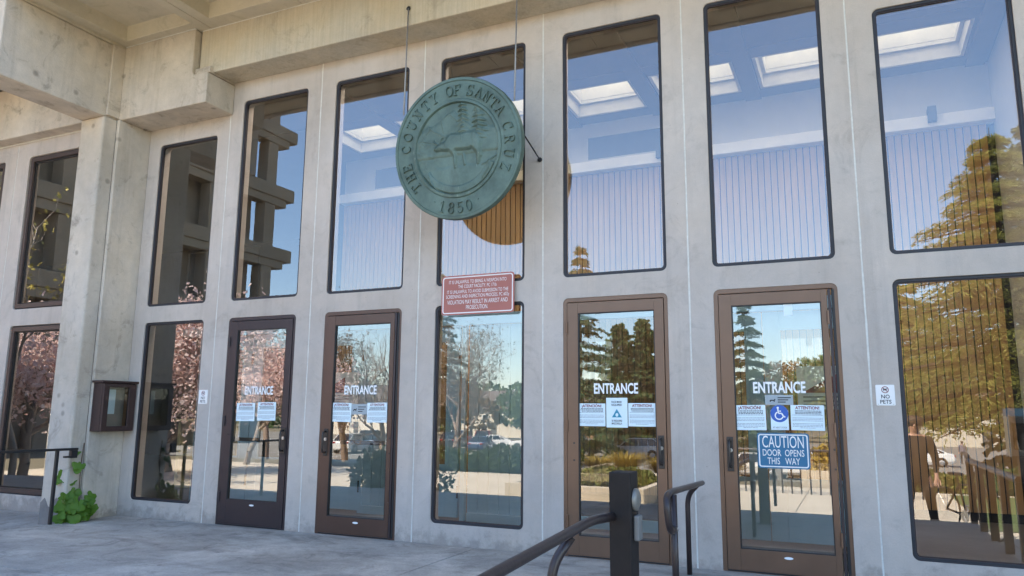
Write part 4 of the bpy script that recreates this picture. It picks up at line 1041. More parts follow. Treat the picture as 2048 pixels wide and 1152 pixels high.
# ---- vegetation generators
def cards(pos, axis, length, width, rs):
    """one quad per position: long axis 'axis', random roll"""
    n = len(pos); axis = axis/np.linalg.norm(axis, axis=1, keepdims=True)
    r_ = rs.normal(size=(n, 3)); side = np.cross(axis, r_); side /= np.linalg.norm(side, axis=1, keepdims=True)+1e-9
    L_ = (length*rs.uniform(.6, 1.3, n))[:, None]; W_ = (width*rs.uniform(.6, 1.3, n))[:, None]
    a = pos-axis*L_/2; b = pos+axis*L_/2
    V = np.stack([a-side*W_*.35, a+side*W_*.35, b+side*W_*.5, b-side*W_*.5], 1).reshape(-1, 3)
    return V, np.arange(4*n).reshape(-1, 4)
def seg_tubes(S, n=5):
    """S: (m,8) p0 p1 r0 r1 -> open tubes"""
    S = np.array(S, float); m_ = len(S); p0, p1 = S[:, :3], S[:, 3:6]; d = p1-p0; d /= np.linalg.norm(d, axis=1, keepdims=True)+1e-9
    ref = np.where(np.abs(d[:, 2:3]) < .9, [[0, 0, 1.]], [[1., 0, 0]]); u = np.cross(d, ref); u /= np.linalg.norm(u, axis=1, keepdims=True); w = np.cross(d, u)
    a = np.arange(n)*2*np.pi/n; ring_ = u[:, None]*np.cos(a)[None, :, None]+w[:, None]*np.sin(a)[None, :, None]
    V = np.concatenate([p0[:, None]+ring_*S[:, 6][:, None, None], p1[:, None]+ring_*S[:, 7][:, None, None]], 1).reshape(-1, 3)
    j = np.arange(n); q = np.stack([j, (j+1) % n, n+(j+1) % n, n+j], 1)
    return V, (q[None]+(np.arange(m_)*2*n)[:, None, None]).reshape(-1, 4)
def grow(rs, h, r0, levels, nchild, ang=(25, 55), shrink=.68, lean=0, first=.35, up=.15, jit=.18):
    segs = []; tips = []
    def rec(p, d, L_, r_, lv):
        k = 4 if lv == 0 else 3; pts = [p]
        for i in range(k):
            d = d+rs.normal(size=3)*jit+np.array([0, 0, up if lv else .05]); d = d/np.linalg.norm(d); q_ = pts[-1]+d*L_/k
            f0, f1 = i/k, (i+1)/k; segs.append([*pts[-1], *q_, r_*(1-.5*f0), r_*(1-.5*f1)]); pts.append(q_)
        if lv >= levels: tips.append(pts[-1]); tips.append(pts[-2]); return
        for c in range(nchild if lv else nchild+2):
            f = rs.uniform(first, 1) if lv == 0 else rs.uniform(.3, 1); i = min(int(f*k), k-1); q_ = pts[i]+(pts[i+1]-pts[i])*(f*k-i)
            a = R(rs.uniform(*ang)); az = rs.uniform(0, 2*np.pi); t1 = np.cross(d, [0, 0, 1.]) if abs(d[2]) < .95 else np.array([1., 0, 0]); t1 /= np.linalg.norm(t1); t2 = np.cross(d, t1)
            nd = d*np.cos(a)+(t1*np.cos(az)+t2*np.sin(az))*np.sin(a)
            rec(q_, nd, L_*shrink*rs.uniform(.75, 1.15), r_*.48, lv+1)
    rec(np.zeros(3), np.array([lean, 0, 1.]), h, r0, 0)
    return segs, np.array(tips)
def tree(name, label, loc, seed, h, r0, levels, nchild, bark, leaf=None, lsize=.14, lper=6, spread=.35, group='trees reflected in the glass', **k):
    rs = np.random.RandomState(seed); segs, tips = grow(rs, h, r0, levels, nchild, **k)
    o = thing(name, label, 'tree', loc, 0, group); V, F = seg_tubes([s for s in segs], 4); npmesh('trunk', V, F, bark, o)
    if leaf is not None:
        pos = np.repeat(tips, lper, 0)+rs.normal(size=(len(tips)*lper, 3))*spread
        V, F = cards(pos, rs.normal(size=pos.shape), np.full(len(pos), lsize), np.full(len(pos), lsize*.75), rs); npmesh('crown', V, F, leaf, o)
    return o
def conifer(name, label, loc, seed, h, rad, z0, nb, per, leaf, card=(.30, .10), droop=.25, layers=0, taper=.85, trunk_r=.25, bark=None, lift=0.0, group='trees reflected in the glass'):
    rs = np.random.RandomState(seed); o = thing(name, label, 'tree', loc, 0, group)
    S = [[0, 0, h*i/8, 0, 0, h*(i+1)/8, trunk_r*(1-i/8.2), trunk_r*(1-(i+1)/8.2)] for i in range(8)]; pos = []; axs = []
    for b in range(nb):
        t_ = (b+rs.uniform(0, 1))/nb
        if layers: t_ = (np.floor(t_*layers)+.30*rs.uniform(0, 1)+.25*(rs.rand() < .25))/layers
        t_ = min(t_, .995)
        z = z0+(h-z0)*t_; az = b*2.39996+rs.uniform(-.4, .4); L_ = rad*((1-t_)**taper)*rs.uniform(.45, 1.15)+.15
        tip = np.array([np.cos(az)*L_, np.sin(az)*L_, z-droop*L_+lift*L_]); base = np.array([0, 0, z])
        S.append([*base, *tip, .03+.012*L_, .008])
        m_ = max(4, int(per*(L_/rad+.15))); s_ = rs.uniform(.12, 1.02, m_)**.75; d = tip-base
        pp = base+d*s_[:, None]; pp[:, 2] += .08*L_*np.sin(s_*np.pi); wid = (.10+.16*L_*(1-s_*.6))
        perp = np.array([-np.sin(az), np.cos(az), 0]); off = rs.normal(size=m_); pp += perp*(off*wid)[:, None]; pp[:, 2] += rs.normal(size=m_)*.05-np.abs(off)*.06
        pos.append(pp); axs.append(d/np.linalg.norm(d)*.7+perp*np.sign(off)[:, None]*.6+rs.normal(size=(m_, 3))*.3-np.array([0, 0, .25]))
    pos = np.concatenate(pos); axs = np.concatenate(axs)
    V, F = seg_tubes(S, 5); npmesh('trunk', V, F, bark or M['dark_bark'], o)
    V, F = cards(pos, axs, np.full(len(pos), card[0]), np.full(len(pos), card[1]), rs); npmesh('crown', V, F, leaf, o)
    return o
def blob(name, label, cat, loc, seed, lobes, n, leaf, lsize=.10, group=None, trunk=None, bark=None):
    """leafy mass from ellipsoid lobes (x,y,z,rx,ry,rz), leaves mostly near the surface"""
    rs = np.random.RandomState(seed); o = thing(name, label, cat, loc, 0, group); pos = []
    vol = np.array([l_[3]*l_[4]*l_[5] for l_ in lobes])**.66; vol = vol/vol.sum()
    for l_, v in zip(lobes, vol):
        m_ = int(n*v)+8; d = rs.normal(size=(m_, 3)); d /= np.linalg.norm(d, axis=1, keepdims=True); r_ = rs.uniform(.55, 1.05, m_)**.5*(1+.12*np.sin(d[:, 0]*7+seed)*np.sin(d[:, 2]*6))
        pos.append(np.array(l_[:3])+d*r_[:, None]*np.array(l_[3:]))
    pos = np.concatenate(pos); V, F = cards(pos, rs.normal(size=pos.shape), np.full(len(pos), lsize), np.full(len(pos), lsize*.7), rs)
    npmesh('crown' if trunk else 'foliage', V, F, leaf, o)
    S = []
    if trunk:
        hh, tr_ = trunk; S = [[0, 0, hh*i/3, .05*i, 0, hh*(i+1)/3, tr_*(1-.2*i), tr_*(.8-.2*i)] for i in range(3)]
        for l_ in lobes: S.append([0.1, 0, hh*.8, *l_[:3], tr_*.4, tr_*.1])
    else:
        for l_ in lobes: S.append([l_[0], l_[1], 0.0, l_[0], l_[1], l_[2]+l_[5]*.5, .03, .01])
    V, F = seg_tubes(S, 5); npmesh('trunk' if trunk else 'stem', V, F, bark or M['dark_bark'], o)
    return o

# left: magnolias in flower and leafless trees before the tower
tree('magnolia_tree', 'pink flowering magnolia reflected in the left office window', (-10.6, -5.6, -.55), 3, 2.0, .16, 4, 4, M['pale_bark'], M['magnolia'], .105, 9, .26, ang=(30, 62), shrink=.72)
tree('magnolia_tree', 'pink flowering magnolia reflected in the window beside the notice case', (-9.9, -9.4, -.55), 8, 2.3, .18, 4, 4, M['pale_bark'], M['magnolia'], .105, 10, .27, ang=(30, 62), shrink=.73)
tree('magnolia_tree', 'smaller pink magnolia reflected in the leftmost entrance door', (-10.2, -12.8, -.55), 14, 1.9, .14, 4, 4, M['pale_bark'], M['magnolia'], .10, 8, .28, ang=(30, 60), shrink=.72)
tree('budding_tree', 'slender tree with yellow buds reflected in the upper left office window', (-9.1, -4.4, -.55), 21, 3.4, .10, 3, 4, M['pale_bark'], M['budyellow'], .10, 4, .15, ang=(18, 38), shrink=.66, first=.6, up=.3)
tree('bare_tree', 'leafless tree reflected at the top of the leftmost entrance door', (-12.3, -16.0, -.56), 31, 2.6, .17, 5, 3, M['twig'], None, ang=(22, 50), shrink=.73)
tree('bare_tree', 'leafless branching tree reflected in the second entrance door', (-12.2, -20.8, -.9), 32, 2.9, .20, 5, 4, M['twig'], M['rust_leaf'], .09, 1, .2, ang=(22, 50), shrink=.72)
tree('bare_tree', 'pale leafless tree reflected in the second door, right half', (-9.9, -20.0, -.9), 33, 2.5, .17, 5, 4, M['twig'], None, ang=(25, 55), shrink=.71)
tree('bare_tree', 'twiggy leafless tree reflected left in the centre lower window', (-7.9, -22.6, -1.1), 34, 2.7, .18, 5, 4, M['twig'], M['rust_leaf'], .07, 1, .2, ang=(22, 48), shrink=.70)
tree('garden_tree', 'tree behind the hall seen through the far inner window', (-13.5, 15.5, -.6), 55, 5.0, .2, 3, 3, M['bark'], M['conifer_leaf'], .14, 3, .25, group='trees seen through the building', ang=(25, 55), shrink=.7)
# centre and right: conifers round the parking lot
conifer('pine_tree', 'dark pine reflected at the left edge of the centre lower window', (-23.2, -47.0, -2.45), 41, 15.5, 3.0, 3, 90, 60, M['conifer_leaf'], (.5, .22), .1, taper=.6)
conifer('cedar_tree', 'tall spired cedar reflected in the third door and the window above', (-11.6, -50.2, -2.45), 42, 17.6, 4.6, 1.2, 170, 110, M['cedar_leaf'], (.36, .10), .18, layers=17)
conifer('cypress_tree', 'rounded green cypress reflected in the third door, left of a larger one', (-12.9, -65.6, -2.45), 43, 12.4, 3.0, .5, 150, 80, M['olive_leaf'], (.45, .25), -.25, taper=.55)
conifer('cypress_tree', 'larger rounded cypress reflected right in the third entrance door', (-10.6, -66.2, -2.45), 44, 12.9, 3.0, .5, 160, 80, M['olive_leaf'], (.45, .25), -.25, taper=.55)
conifer('redwood_tree', 'dark tiered redwood reflected in the rightmost entrance door', (0.75, -53.0, -2.45), 45, 13.2, 3.0, .8, 150, 90, M['conifer_leaf'], (.34, .10), .22, layers=15)
blob('broadleaf_tree', 'brown leaved tree reflected in the middle of the rightmost door', 'tree', (2.9, -59.3, -2.45), 46, [(0, 0, 6.2, 2.0, 2, 1.9), (-1.6, 0, 4.6, 1.8, 1.6, 1.6), (1.7, 0, 4.8, 1.9, 1.6, 1.7), (.2, 0, 3.6, 2.2, 1.8, 1.4)], 4200, M['rust_leaf'], .22, 'trees reflected in the glass', (4, .22))
blob('broadleaf_tree', 'golden rounded tree reflected at the right edge of the rightmost door', 'tree', (6.6, -48.2, -2.45), 47, [(0, 0, 5.8, 2.4, 2, 2.0), (-1.5, 0, 4.2, 1.6, 1.6, 1.5), (1.7, 0, 4.4, 1.9, 1.6, 1.7)], 4200, M['olive_leaf'], .20, 'trees reflected in the glass', (4, .22))
conifer('redwood_tree', 'big golden redwood reflected in the large right window', (12.5, -20.3, -1.0), 48, 11.3, 4.9, 2.6, 330, 330, M['redwood_leaf'], (.13, .034), .20, layers=17, taper=.85, trunk_r=.34)
conifer('redwood_tree', 'darker redwood reflected at the far right edge of the large window', (14.9, -26.6, -1.7), 49, 14.5, 3.2, .6, 170, 90, M['conifer_leaf'], (.35, .12), .2, layers=18, taper=.6, trunk_r=.3)
conifer('redwood_tree', 'redwood reflected behind the big golden one on the right', (9.6, -26.5, -1.7), 50, 8.4, 3.2, 3.0, 190, 190, M['redwood_leaf'], (.19, .05), .2, layers=11, taper=.55, trunk_r=.25)
blob('broadleaf_tree', 'olive green tree reflected right in the centre lower window', 'tree', (-24.0, -75.0, -2.45), 51, [(0, 0, 6.0, 3.4, 3, 2.4), (3.2, 0, 5.2, 2.8, 2, 2.2), (-2.6, 0, 4.4, 2.4, 2, 2.0)], 4200, M['olive_leaf'], .28, 'trees reflected in the glass', (4, .25))
blob('broadleaf_tree', 'small yellowing tree reflected beside the notices of the third door', 'tree', (-3.0, -44.0, -2.45), 52, [(0, 0, 4.6, .9, .9, 1.1), (.3, 0, 3.2, .8, .8, .9)], 1800, M['gold_leaf'], .16, 'trees reflected in the glass', (3, .10))
rsx = np.random.RandomState(77)
BGT = [(-76, -100, 'olive tree behind the long cream house in the reflection'), (-66, -108, 'brown tree right behind the long cream house in the reflection'), (-52, -103, 'dark green tree between the long cream house and the cream house'),
 (-36, -110, 'olive tree rising behind the cream house with dark roof'), (-20, -108, 'brown tree right of the russet house in the reflection'), (-9, -104, 'dark green tree behind the two rounded cypresses'),
 (-1, -103, 'olive tree behind the tiered redwood of the rightmost door'), (10, -106, 'brown tree left of the small cream house in the reflection'), (33, -106, 'dark green tree right of the small cream house in the reflection'),
 (-34, -90, 'olive tree at the lot edge in front of the cream house'), (-41, -88, 'brown tree at the lot edge left of the russet house'), (-48, -86, 'dark green tree at the lot edge in front of the long cream house')]
for k, (x, y, lbl) in enumerate(BGT):
    kind = k % 3; hh = rsx.uniform(5.5, 9.0)
    L_ = [(rsx.uniform(-2, 2), 0, hh*f, rsx.uniform(2.4, 3.8), 2.4, rsx.uniform(1.6, 2.6)) for f in (.45, .62, .82)]
    blob('background_tree', lbl, 'tree', (x, y, -2.45), 80+k, L_, 1700, [M['olive_leaf'], M['rust_leaf'], M['conifer_leaf']][kind], .45, 'trees behind the parking lot', (4, .25))

rsw = np.random.RandomState(9); wl_ = [(x, rsw.uniform(-4, 4), rsw.uniform(3, 8.0), rsw.uniform(3.5, 6), 4, rsw.uniform(3.0, 5.5)) for x in np.arange(-150, 90, 5.5)]
fw = blob('far_wood', 'dark belt of trees far behind the reflected parking lot', 'wood', (0, -122, -2.45), 91, wl_, 15000, M['olive_leaf'], .95); fw['kind'] = 'stuff'
# shrubs, hedges and planters
def planter(name, label, x0, x1, y0, y1, z0, z1, t_=.16, group='concrete planters'):
    cx, cy_ = (x0+x1)/2, (y0+y1)/2; o = thing(name, label, 'planter', (cx, cy_, z0), 0, group); a, b, h = (x1-x0)/2, (y1-y0)/2, z1-z0
    m_ = MB(); m_.box(-a, a, -b, -b+t_, 0, h); m_.box(-a, a, b-t_, b, 0, h); m_.box(-a, -a+t_, -b+t_, b-t_, 0, h-.001); m_.box(a-t_, a, -b+t_, b-t_, 0, h-.001)
    m_.build('planter_wall', M['plaza'], o, bevel=.012); m_ = MB(); m_.box(-a+t_, a-t_, -b+t_, b-t_, 0, h-.08); m_.build('soil', M['earth'], o); return o
planter('planter', 'long low concrete planter with ivy reflected in the centre window', 1.5, 4.4, -11.6, -7.7, -.5, -.16)
def mound(name, label, cat, x, y, z, rx, ry, rz, n, leaf, ls, seed, group):
    rs = random.Random(seed); L_ = [(rs.uniform(-.6, .6)*rx, rs.uniform(-.5, .5)*ry, rz*rs.uniform(.3, .55), rx*rs.uniform(.4, .6), ry*rs.uniform(.5, .7), rz*rs.uniform(.45, .6)) for _ in range(6)]
    return blob(name, label, cat, (x, y, z), seed, L_, n, leaf, ls, group)
mound('ivy_bed', 'golden green ivy bed in the planter reflected in the centre window', 'ivy', 2.95, -9.6, -.25, 1.3, 1.8, .30, 5200, M['ivy_leaf'], .09, 61, None)
mound('hedge', 'dark clipped hedge reflected behind the ivy planter', 'hedge', -3.2, -14.4, -.55, 3.0, .9, .72, 6500, M['hedge_leaf'], .11, 62, 'hedges')
mound('hedge', 'dark hedge in the shade reflected at lower left of the centre window', 'hedge', -.1, -6.3, -.5, 1.2, .7, .95, 3200, M['hedge_leaf'], .10, 63, 'hedges')
mound('shrub', 'green shrub reflected low in the third entrance door, left side', 'shrub', .2, -14.6, -.55, 1.0, .9, 1.05, 2600, M['hedge_leaf'], .10, 64, 'shrubs')
mound('shrub', 'yellow green shrub behind the railing reflected in the large right window', 'shrub', 9.6, -14.4, -.55, 1.3, .7, .50, 2600, M['ivy_leaf'], .10, 65, 'shrubs')
mound('shrub', 'orange flowering shrub reflected low in the rightmost door', 'shrub', 7.6, -14.2, -.30, .7, .6, .85, 1800, M['gold_leaf'], .10, 66, 'shrubs')
mound('shrub', 'shrub at the far right behind the railing reflected in the large window', 'shrub', 12.2, -14.2, -.55, 1.5, .8, .6, 2600, M['olive_leaf'], .11, 67, 'shrubs')
planter('planter', 'square concrete planter with orange shrub reflected in the rightmost door', 6.8, 8.4, -14.9, -13.65, -.55, -.10)
def tuft(label, x, y, seed, h, n, spread):
    rs = np.random.RandomState(seed); o = thing('ornamental_grass', label, 'ornamental grass', (x, y, -.58), 0, 'ornamental grasses by the plaza')
    az = rs.uniform(0, 2*np.pi, n); r0 = rs.uniform(0, .12, n); rr_ = spread*rs.uniform(.2, 1, n)**.7; hh = h*rs.uniform(.55, 1.05, n)
    c, s = np.cos(az), np.sin(az); z_ = np.zeros(n); w = .012
    p0 = np.stack([c*r0, s*r0, z_], 1); p1 = np.stack([c*(r0+rr_*.35), s*(r0+rr_*.35), hh*.65], 1); p2 = np.stack([c*(r0+rr_), s*(r0+rr_), hh*rs.uniform(.75, 1, n)], 1); sd = np.stack([-s, c, z_], 1)*w
    V = np.stack([p0-sd, p0+sd, p1+sd, p1-sd, p1-sd, p1+sd, p2+sd*.3, p2-sd*.3], 1).reshape(-1, 3)
    npmesh('blade', V, np.arange(8*n).reshape(-1, 4), M['straw'], o)['kind'] = 'stuff'
for k, (x, y, h) in enumerate(((1.0, -15.4, .62), (2.0, -15.0, .78), (2.9, -15.6, .58), (3.8, -15.2, .70), (4.7, -15.7, .55))):
    tuft(['leftmost', 'second', 'middle', 'fourth', 'rightmost'][k]+' golden grass tuft of the row reflected in the third door', x, y, 300+k, h, 700, .75)

# ---- vehicles
def paint(name, c): return mat(name, c, .28, var=.03, coat=.6)
M['carglass'] = mat('car glass', (.012, .014, .016), .08, var=.02, spec=.8); M['tyre'] = mat('tyre rubber', (.015, .015, .016), .85); M['rim'] = mat('alloy rim', (.45, .45, .46), .35, metal=.7)
M['lampw'] = mat('headlamp lens', (.7, .72, .74), .15); M['lampr'] = mat('tail lamp', (.30, .01, .01), .25); M['trim'] = mat('car black trim', (.02, .02, .02), .6)
def loft(secs):
    """secs: list of closed sections with equal point count -> capped skin"""
    n = len(secs[0]); mb = MB(); vv = [p_ for s_ in secs for p_ in s_]; ff = []
    for i in range(len(secs)-1):
        for j in range(n): ff.append((i*n+j, i*n+(j+1) % n, (i+1)*n+(j+1) % n, (i+1)*n+j))
    ff += [tuple(reversed(range(n))), tuple((len(secs)-1)*n+j for j in range(n))]; mb.add(vv, ff); return mb
CARS = {'sedan': dict(L=4.5, W=.88, st=[(-2.25, .35, .62, .80), (-2.1, .25, .78, .94), (-1.2, .20, .90, 1), (-.7, .18, .93, 1), (.9, .18, .95, 1), (1.7, .20, .98, .99), (2.15, .28, .92, .93), (2.25, .40, .75, .84)],
        cab=[(-1.0, .91, .92, .82), (-.25, .91, 1.36, .66), (.15, .91, 1.42, .66), (.9, .91, 1.38, .66), (1.75, .93, .97, .80)], wb=1.33, wr=.32),
        'suv': dict(L=4.7, W=.95, st=[(-2.35, .40, .80, .84), (-2.2, .30, 1.0, .96), (-1.2, .25, 1.08, 1), (0, .24, 1.10, 1), (1.6, .25, 1.12, 1), (2.2, .30, 1.10, .97), (2.35, .42, .95, .9)],
        cab=[(-1.15, 1.06, 1.08, .86), (-.55, 1.06, 1.62, .74), (0, 1.06, 1.68, .74), (1.5, 1.06, 1.66, .74), (2.2, 1.08, 1.14, .84)], wb=1.45, wr=.37)}
def car(kind, color, loc, rz, label):
    c = CARS[kind]; o = thing('parked_car', label, 'car', loc, rz, 'cars in the reflected parking lot'); W = c['W']
    def sec(x, z0, z1, w): w *= W; return [(x, -w*.92, z0), (x, w*.92, z0), (x, w, z0+.18), (x, w*.99, (z0+z1)/2), (x, w*.93, z1-.05), (x, w*.82, z1), (x, -w*.82, z1), (x, -w*.93, z1-.05), (x, -w*.99, (z0+z1)/2), (x, -w, z0+.18)]
    loft([sec(*s_) for s_ in c['st']]).build('body', color, o, smooth=False, bevel=.02)
    def csec(x, z0, z1, w): return [(x, -W*.84, z0-.02), (x, W*.84, z0-.02), (x, w*W*1.02, z1-.05), (x, w*W*.9, z1), (x, -w*W*.9, z1), (x, -w*W*1.02, z1-.05)]
    loft([csec(*s_) for s_ in c['cab']]).build('window_band', M['carglass'], o)
    rf = [(x, z1, w) for x, z0, z1, w in c['cab'] if z1 > 1.2]
    r_ = MB(); loft_s = [[(x, -w*W*1.0, z1-.05), (x, w*W*1.0, z1-.05), (x, w*W*.92, z1+.012), (x, -w*W*.92, z1+.012)] for x, z1, w in rf]; r_ = loft(loft_s); r_.build('roof', color, o)
    pl = MB(); f, b = c['cab'][0], c['cab'][-1]; f1, b1 = c['cab'][1], c['cab'][-2]; mid = c['cab'][2]
    for s_ in (-1, 1):
        for (xa, za, xb, zb, wa, wb_) in ((f[0], f[2], f1[0], f1[2]-.02, .84, f1[3]), (b[0], b[2], b1[0], b1[2]-.02, .84, b1[3]), (.32, 1.0, .30, mid[2]-.04, .845, .69), (1.15 if kind == 'suv' else 1.2, 1.0, 1.0, b1[2]-.05, .845, .70)):
            pl.tube([(xa, s_*W*wa*1.0, za), (xb, s_*W*wb_*1.02, zb)], .04, 5)
    pl.build('pillar', color, o)
    for sx in (-1, 1):
        for s_ in (-1, 1):
            w_ = MB(); wr = c['wr']; fn = lambda x, y, h, sx=sx, s_=s_: (sx*c['wb']+x, s_*(W-.20+h), wr+y)
            w_.lathe([(wr*.62, 0), (wr*.95, 0), (wr, .03), (wr, .18), (wr*.95, .215), (wr*.62, .215)], fn, 18, True); t_ = w_.build('wheel', M['tyre'], o, smooth=True)
            w_ = MB(); w_.lathe([(.02, .19), (wr*.25, .20), (wr*.60, .175), (wr*.64, .20)], fn, 18); w_.build('rim', M['rim'], t_)
            a_ = MB(); a_.lathe([(wr*1.02, .05), (wr*1.16, .05), (wr*1.16, .208), (wr*1.02, .208)], fn, 18, True); a_.build('arch', M['trim'], o)
    e = c['L']/2
    for s_ in (-1, 1):
        l_ = MB(); z = .68 if kind == 'sedan' else .86; l_.box(-e-.005, -e+.25, s_*W*.62-.16, s_*W*.62+.16, z-.07, z+.06); l_.build('headlight', M['lampw'], o, bevel=.02)
        l_ = MB(); l_.box(e-.16, e+.008, s_*W*.66-.14, s_*W*.66+.14, z+.02, z+.17); l_.build('taillight', M['lampr'], o, bevel=.02)
    return o
lz = -2.40
PW, PS, PB, PR, PG, PD = paint('white car paint', (.72, .72, .70)), paint('silver car paint', (.62, .60, .56)), paint('blue car paint', (.03, .06, .14)), paint('red car paint', (.30, .02, .025)), paint('grey car paint', (.16, .17, .18)), paint('black car paint', (.015, .015, .017))
car('suv', PS, (-8.4, -54.3, lz), R(-8), 'silver SUV reflected in the third entrance door')
car('sedan', PD, (-14.2, -55.5, lz), R(-5), 'black sedan left of the silver SUV reflected in the third door')
car('suv', PG, (-13.2, -50.2, lz), R(80), 'dark grey SUV reflected left of the silver SUV')
car('sedan', PW, (-26.0, -63.4, lz), R(-20), 'white sedan facing left reflected in the centre lower window')
car('sedan', PW, (-21.6, -63.8, lz), R(-15), 'white sedan behind the first one reflected in the centre window')
car('suv', PR, (-29.5, -69.0, lz), R(70), 'red SUV reflected behind the white sedan in the centre window')
car('suv', PW, (-31.8, -68.0, lz), R(75), 'white SUV left of the red one reflected in the centre window')
car('suv', PD, (-28.5, -60.5, lz), R(80), 'black SUV reflected at the left of the centre lower window')
car('sedan', PW, (12.2, -57.4, lz), R(0), 'white car with rounded tail reflected in the large right window')
car('sedan', PS, (2.3, -41.0, lz), R(86), 'silver sedan reflected under the blue caution sign')
car('suv', PW, (5.0, -42.0, lz), R(92), 'white SUV reflected right of the blue caution sign')
car('sedan', PB, (-.6, -41.5, lz), R(88), 'dark blue sedan reflected left in the rightmost door')
car('suv', PW, (-33.0, -50.0, lz), R(84), 'white SUV reflected low in the second entrance door')
car('sedan', PG, (-36.5, -57.0, lz), R(80), 'grey sedan reflected behind the white SUV in the second door')

for k, (kd, pm_, x, y, rz, lbl) in enumerate((('sedan', PS, -22.5, -70.5, 78, 'silver sedan behind the second white sedan in the centre window'), ('suv', PW, -19.5, -71.0, 84, 'white SUV right of the silver sedan in the centre window'), ('sedan', PB, -24.5, -58.5, 80, 'dark blue sedan in front of the white sedans in the centre window'), ('sedan', PR, -35.5, -66.5, 76, 'red sedan left of the white SUV in the centre window'), ('suv', PS, -39.5, -62, 74, 'silver SUV in the lot reflected in the second door'), ('sedan', PW, -43.5, -55, 74, 'white sedan at the left in the second door reflection'))): car(kd, pm_, (x, y, lz), R(rz), lbl)

# ---- houses beyond the lot
def house(label, x, y, w, d, h, rz, wallm, roofm):
    o = thing('house', label, 'house', (x, y, -2.45), rz, 'houses beyond the parking lot')
    b = MB(); b.box(-w/2, w/2, -d/2, d/2, 0, h); b.build('wall', wallm, o)
    b = MB(); e = .5; b.add([(-w/2-e, -d/2-e, h), (w/2+e, -d/2-e, h), (w/2+e, d/2+e, h), (-w/2-e, d/2+e, h), (-w/2-e, 0, h+d*.32), (w/2+e, 0, h+d*.32)], [(0, 1, 5, 4), (3, 4, 5, 2), (0, 4, 3), (1, 2, 5), (0, 3, 2, 1)]); b.build('roof', roofm, o)
    for k in range(4):
        xx = -w/2+w*(k+.5)/4; q = MB(); q.box(xx-.6, xx+.6, d/2+.002, d/2+.06, h*.5, h*.5+1.3); wo = q.build('window', M['white'], o); q = MB(); q.box(xx-.5, xx+.5, d/2+.061, d/2+.07, h*.5+.1, h*.5+1.2); q.build('pane', M['carglass'], wo)
    q = MB(); q.box(-.5, .5, d/2+.002, d/2+.07, 0, 2.1); q.build('door', M['darkroom'], o)
sun_wall = mat('cream stucco', (.62, .56, .46), .9); red_wall = mat('russet wall', (.32, .18, .12), .9); roofm = mat('shingle roof', (.12, .09, .075), .9, var=.2)
house('cream house with dark roof reflected in the centre window', -41, -101, 12, 9, 4.2, R(8), sun_wall, roofm); house('russet house right of the cream one in the reflection', -27, -104, 9, 8, 5.0, R(-6), red_wall, roofm); house('long cream house at the left of the reflected lot', -62, -96, 16, 9, 5.0, R(14), sun_wall, roofm); house('small cream house reflected behind the white rounded car', 22, -105, 12, 9, 4.6, R(-4), sun_wall, roofm)

# ---- concrete office tower across the court
M['tower2'] = concrete('tower concrete panels', (0.33, 0.255, 0.175), var=0.10, stain=0.2, pits=0.2, bump=0.2)
tw = thing('office_tower', 'multi-storey concrete office tower with projecting floor beams reflected at the left', 'building', (-24, -18, -.6))
def TB(name, material, x0, x1, y0, y1, z0, z1, parent=None, bevel=0):
    b = MB(); b.box(x0+24, x1+24, y0+18, y1+18, z0+.6, z1+.6); return b.build(name, material, parent or tw, bevel=bevel)
TB('core_wall', M['tower2'], -40, -24.6, -27.0, -7.5, -.6, 24.5)
floors = [2.6, 6.45, 10.3, 14.15, 18.0, 21.85]
for z in floors:
    TB('floor_beam', M['tower2'], -24.3, -23.3, -29.3, -7.0, z-.05, z+.72, bevel=.03); TB('beam_soffit', M['tower2'], -24.2, -23.4, -28.7, -7.2, z-.52, z-.052, bevel=.03)
    TB('balcony_slab', M['tower2'], -24.6, -24.301, -27.4, -7.2, z+.0, z+.3)
TB('roof_slab', M['tower2'], -40.5, -23.2, -29.5, -6.8, 24.5, 25.4, bevel=.03)
for y in (-27.8, -23.6, -19.4, -15.2, -11.0, -7.9):
    for a, b in zip([-.6]+[f+.75 for f in floors], [f-.53 for f in floors]+[24.5]): TB('column', M['tower2'], -24.25, -23.45, y, y+.85, a, b, bevel=.03)
for z in floors[:-1]:
    for y in (-26.2, -22.0, -17.8, -13.6, -9.6):
        w = TB('window', M['bronze_dark'], -24.6, -24.55, y, y+1.3, z+.95, z+2.95); TB('pane', M['clear'], -24.549, -24.54, y+.06, y+1.24, z+1.01, z+2.89, w)
        TB('shadow_panel', M['carglass'], -24.5399, -24.538, y+.06, y+1.24, z+1.01, z+2.89, w)

# ---- picket railings, bicycle, payphone, lamp post
def picket_railing(name, label, pts, h, pitch, w, group='picket railings'):
    x0, y0, z0 = pts[0]; o = thing(name, label, 'railing', pts[0], 0, group)
    r_ = MB(); P3 = [(x-x0, y-y0, z-z0+h) for x, y, z in pts]; r_.tube(P3, .035, 6); r_.build('top_rail', M['railp'], o)
    for (a, b) in zip(pts[:-1], pts[1:]):
        A_, B_ = Vector(a), Vector(b); n_ = int((B_-A_).length/pitch)
        for k in range(n_+1):
            p_ = A_+(B_-A_)*(k/max(n_, 1))-Vector(pts[0]); q = MB(); q.box(p_.x-w/2, p_.x+w/2, p_.y-w/2, p_.y+w/2, p_.z, p_.z+h-.02); q.build('picket', M['railp'], o)
    return o
picket_railing('picket_railing', 'brown picket railing along the terrace edge reflected in the large right window', [(9.33, -1.1, 0.0), (9.33, -2.7, 0.0), (9.31, -4.05, 0.0)], .72, .66, .07)
picket_railing('picket_railing', 'brown picket railing across the plaza reflected in the rightmost door', [(4.9, -11.9, -.5), (9.3, -11.9, -.5)], .95, .20, .03)
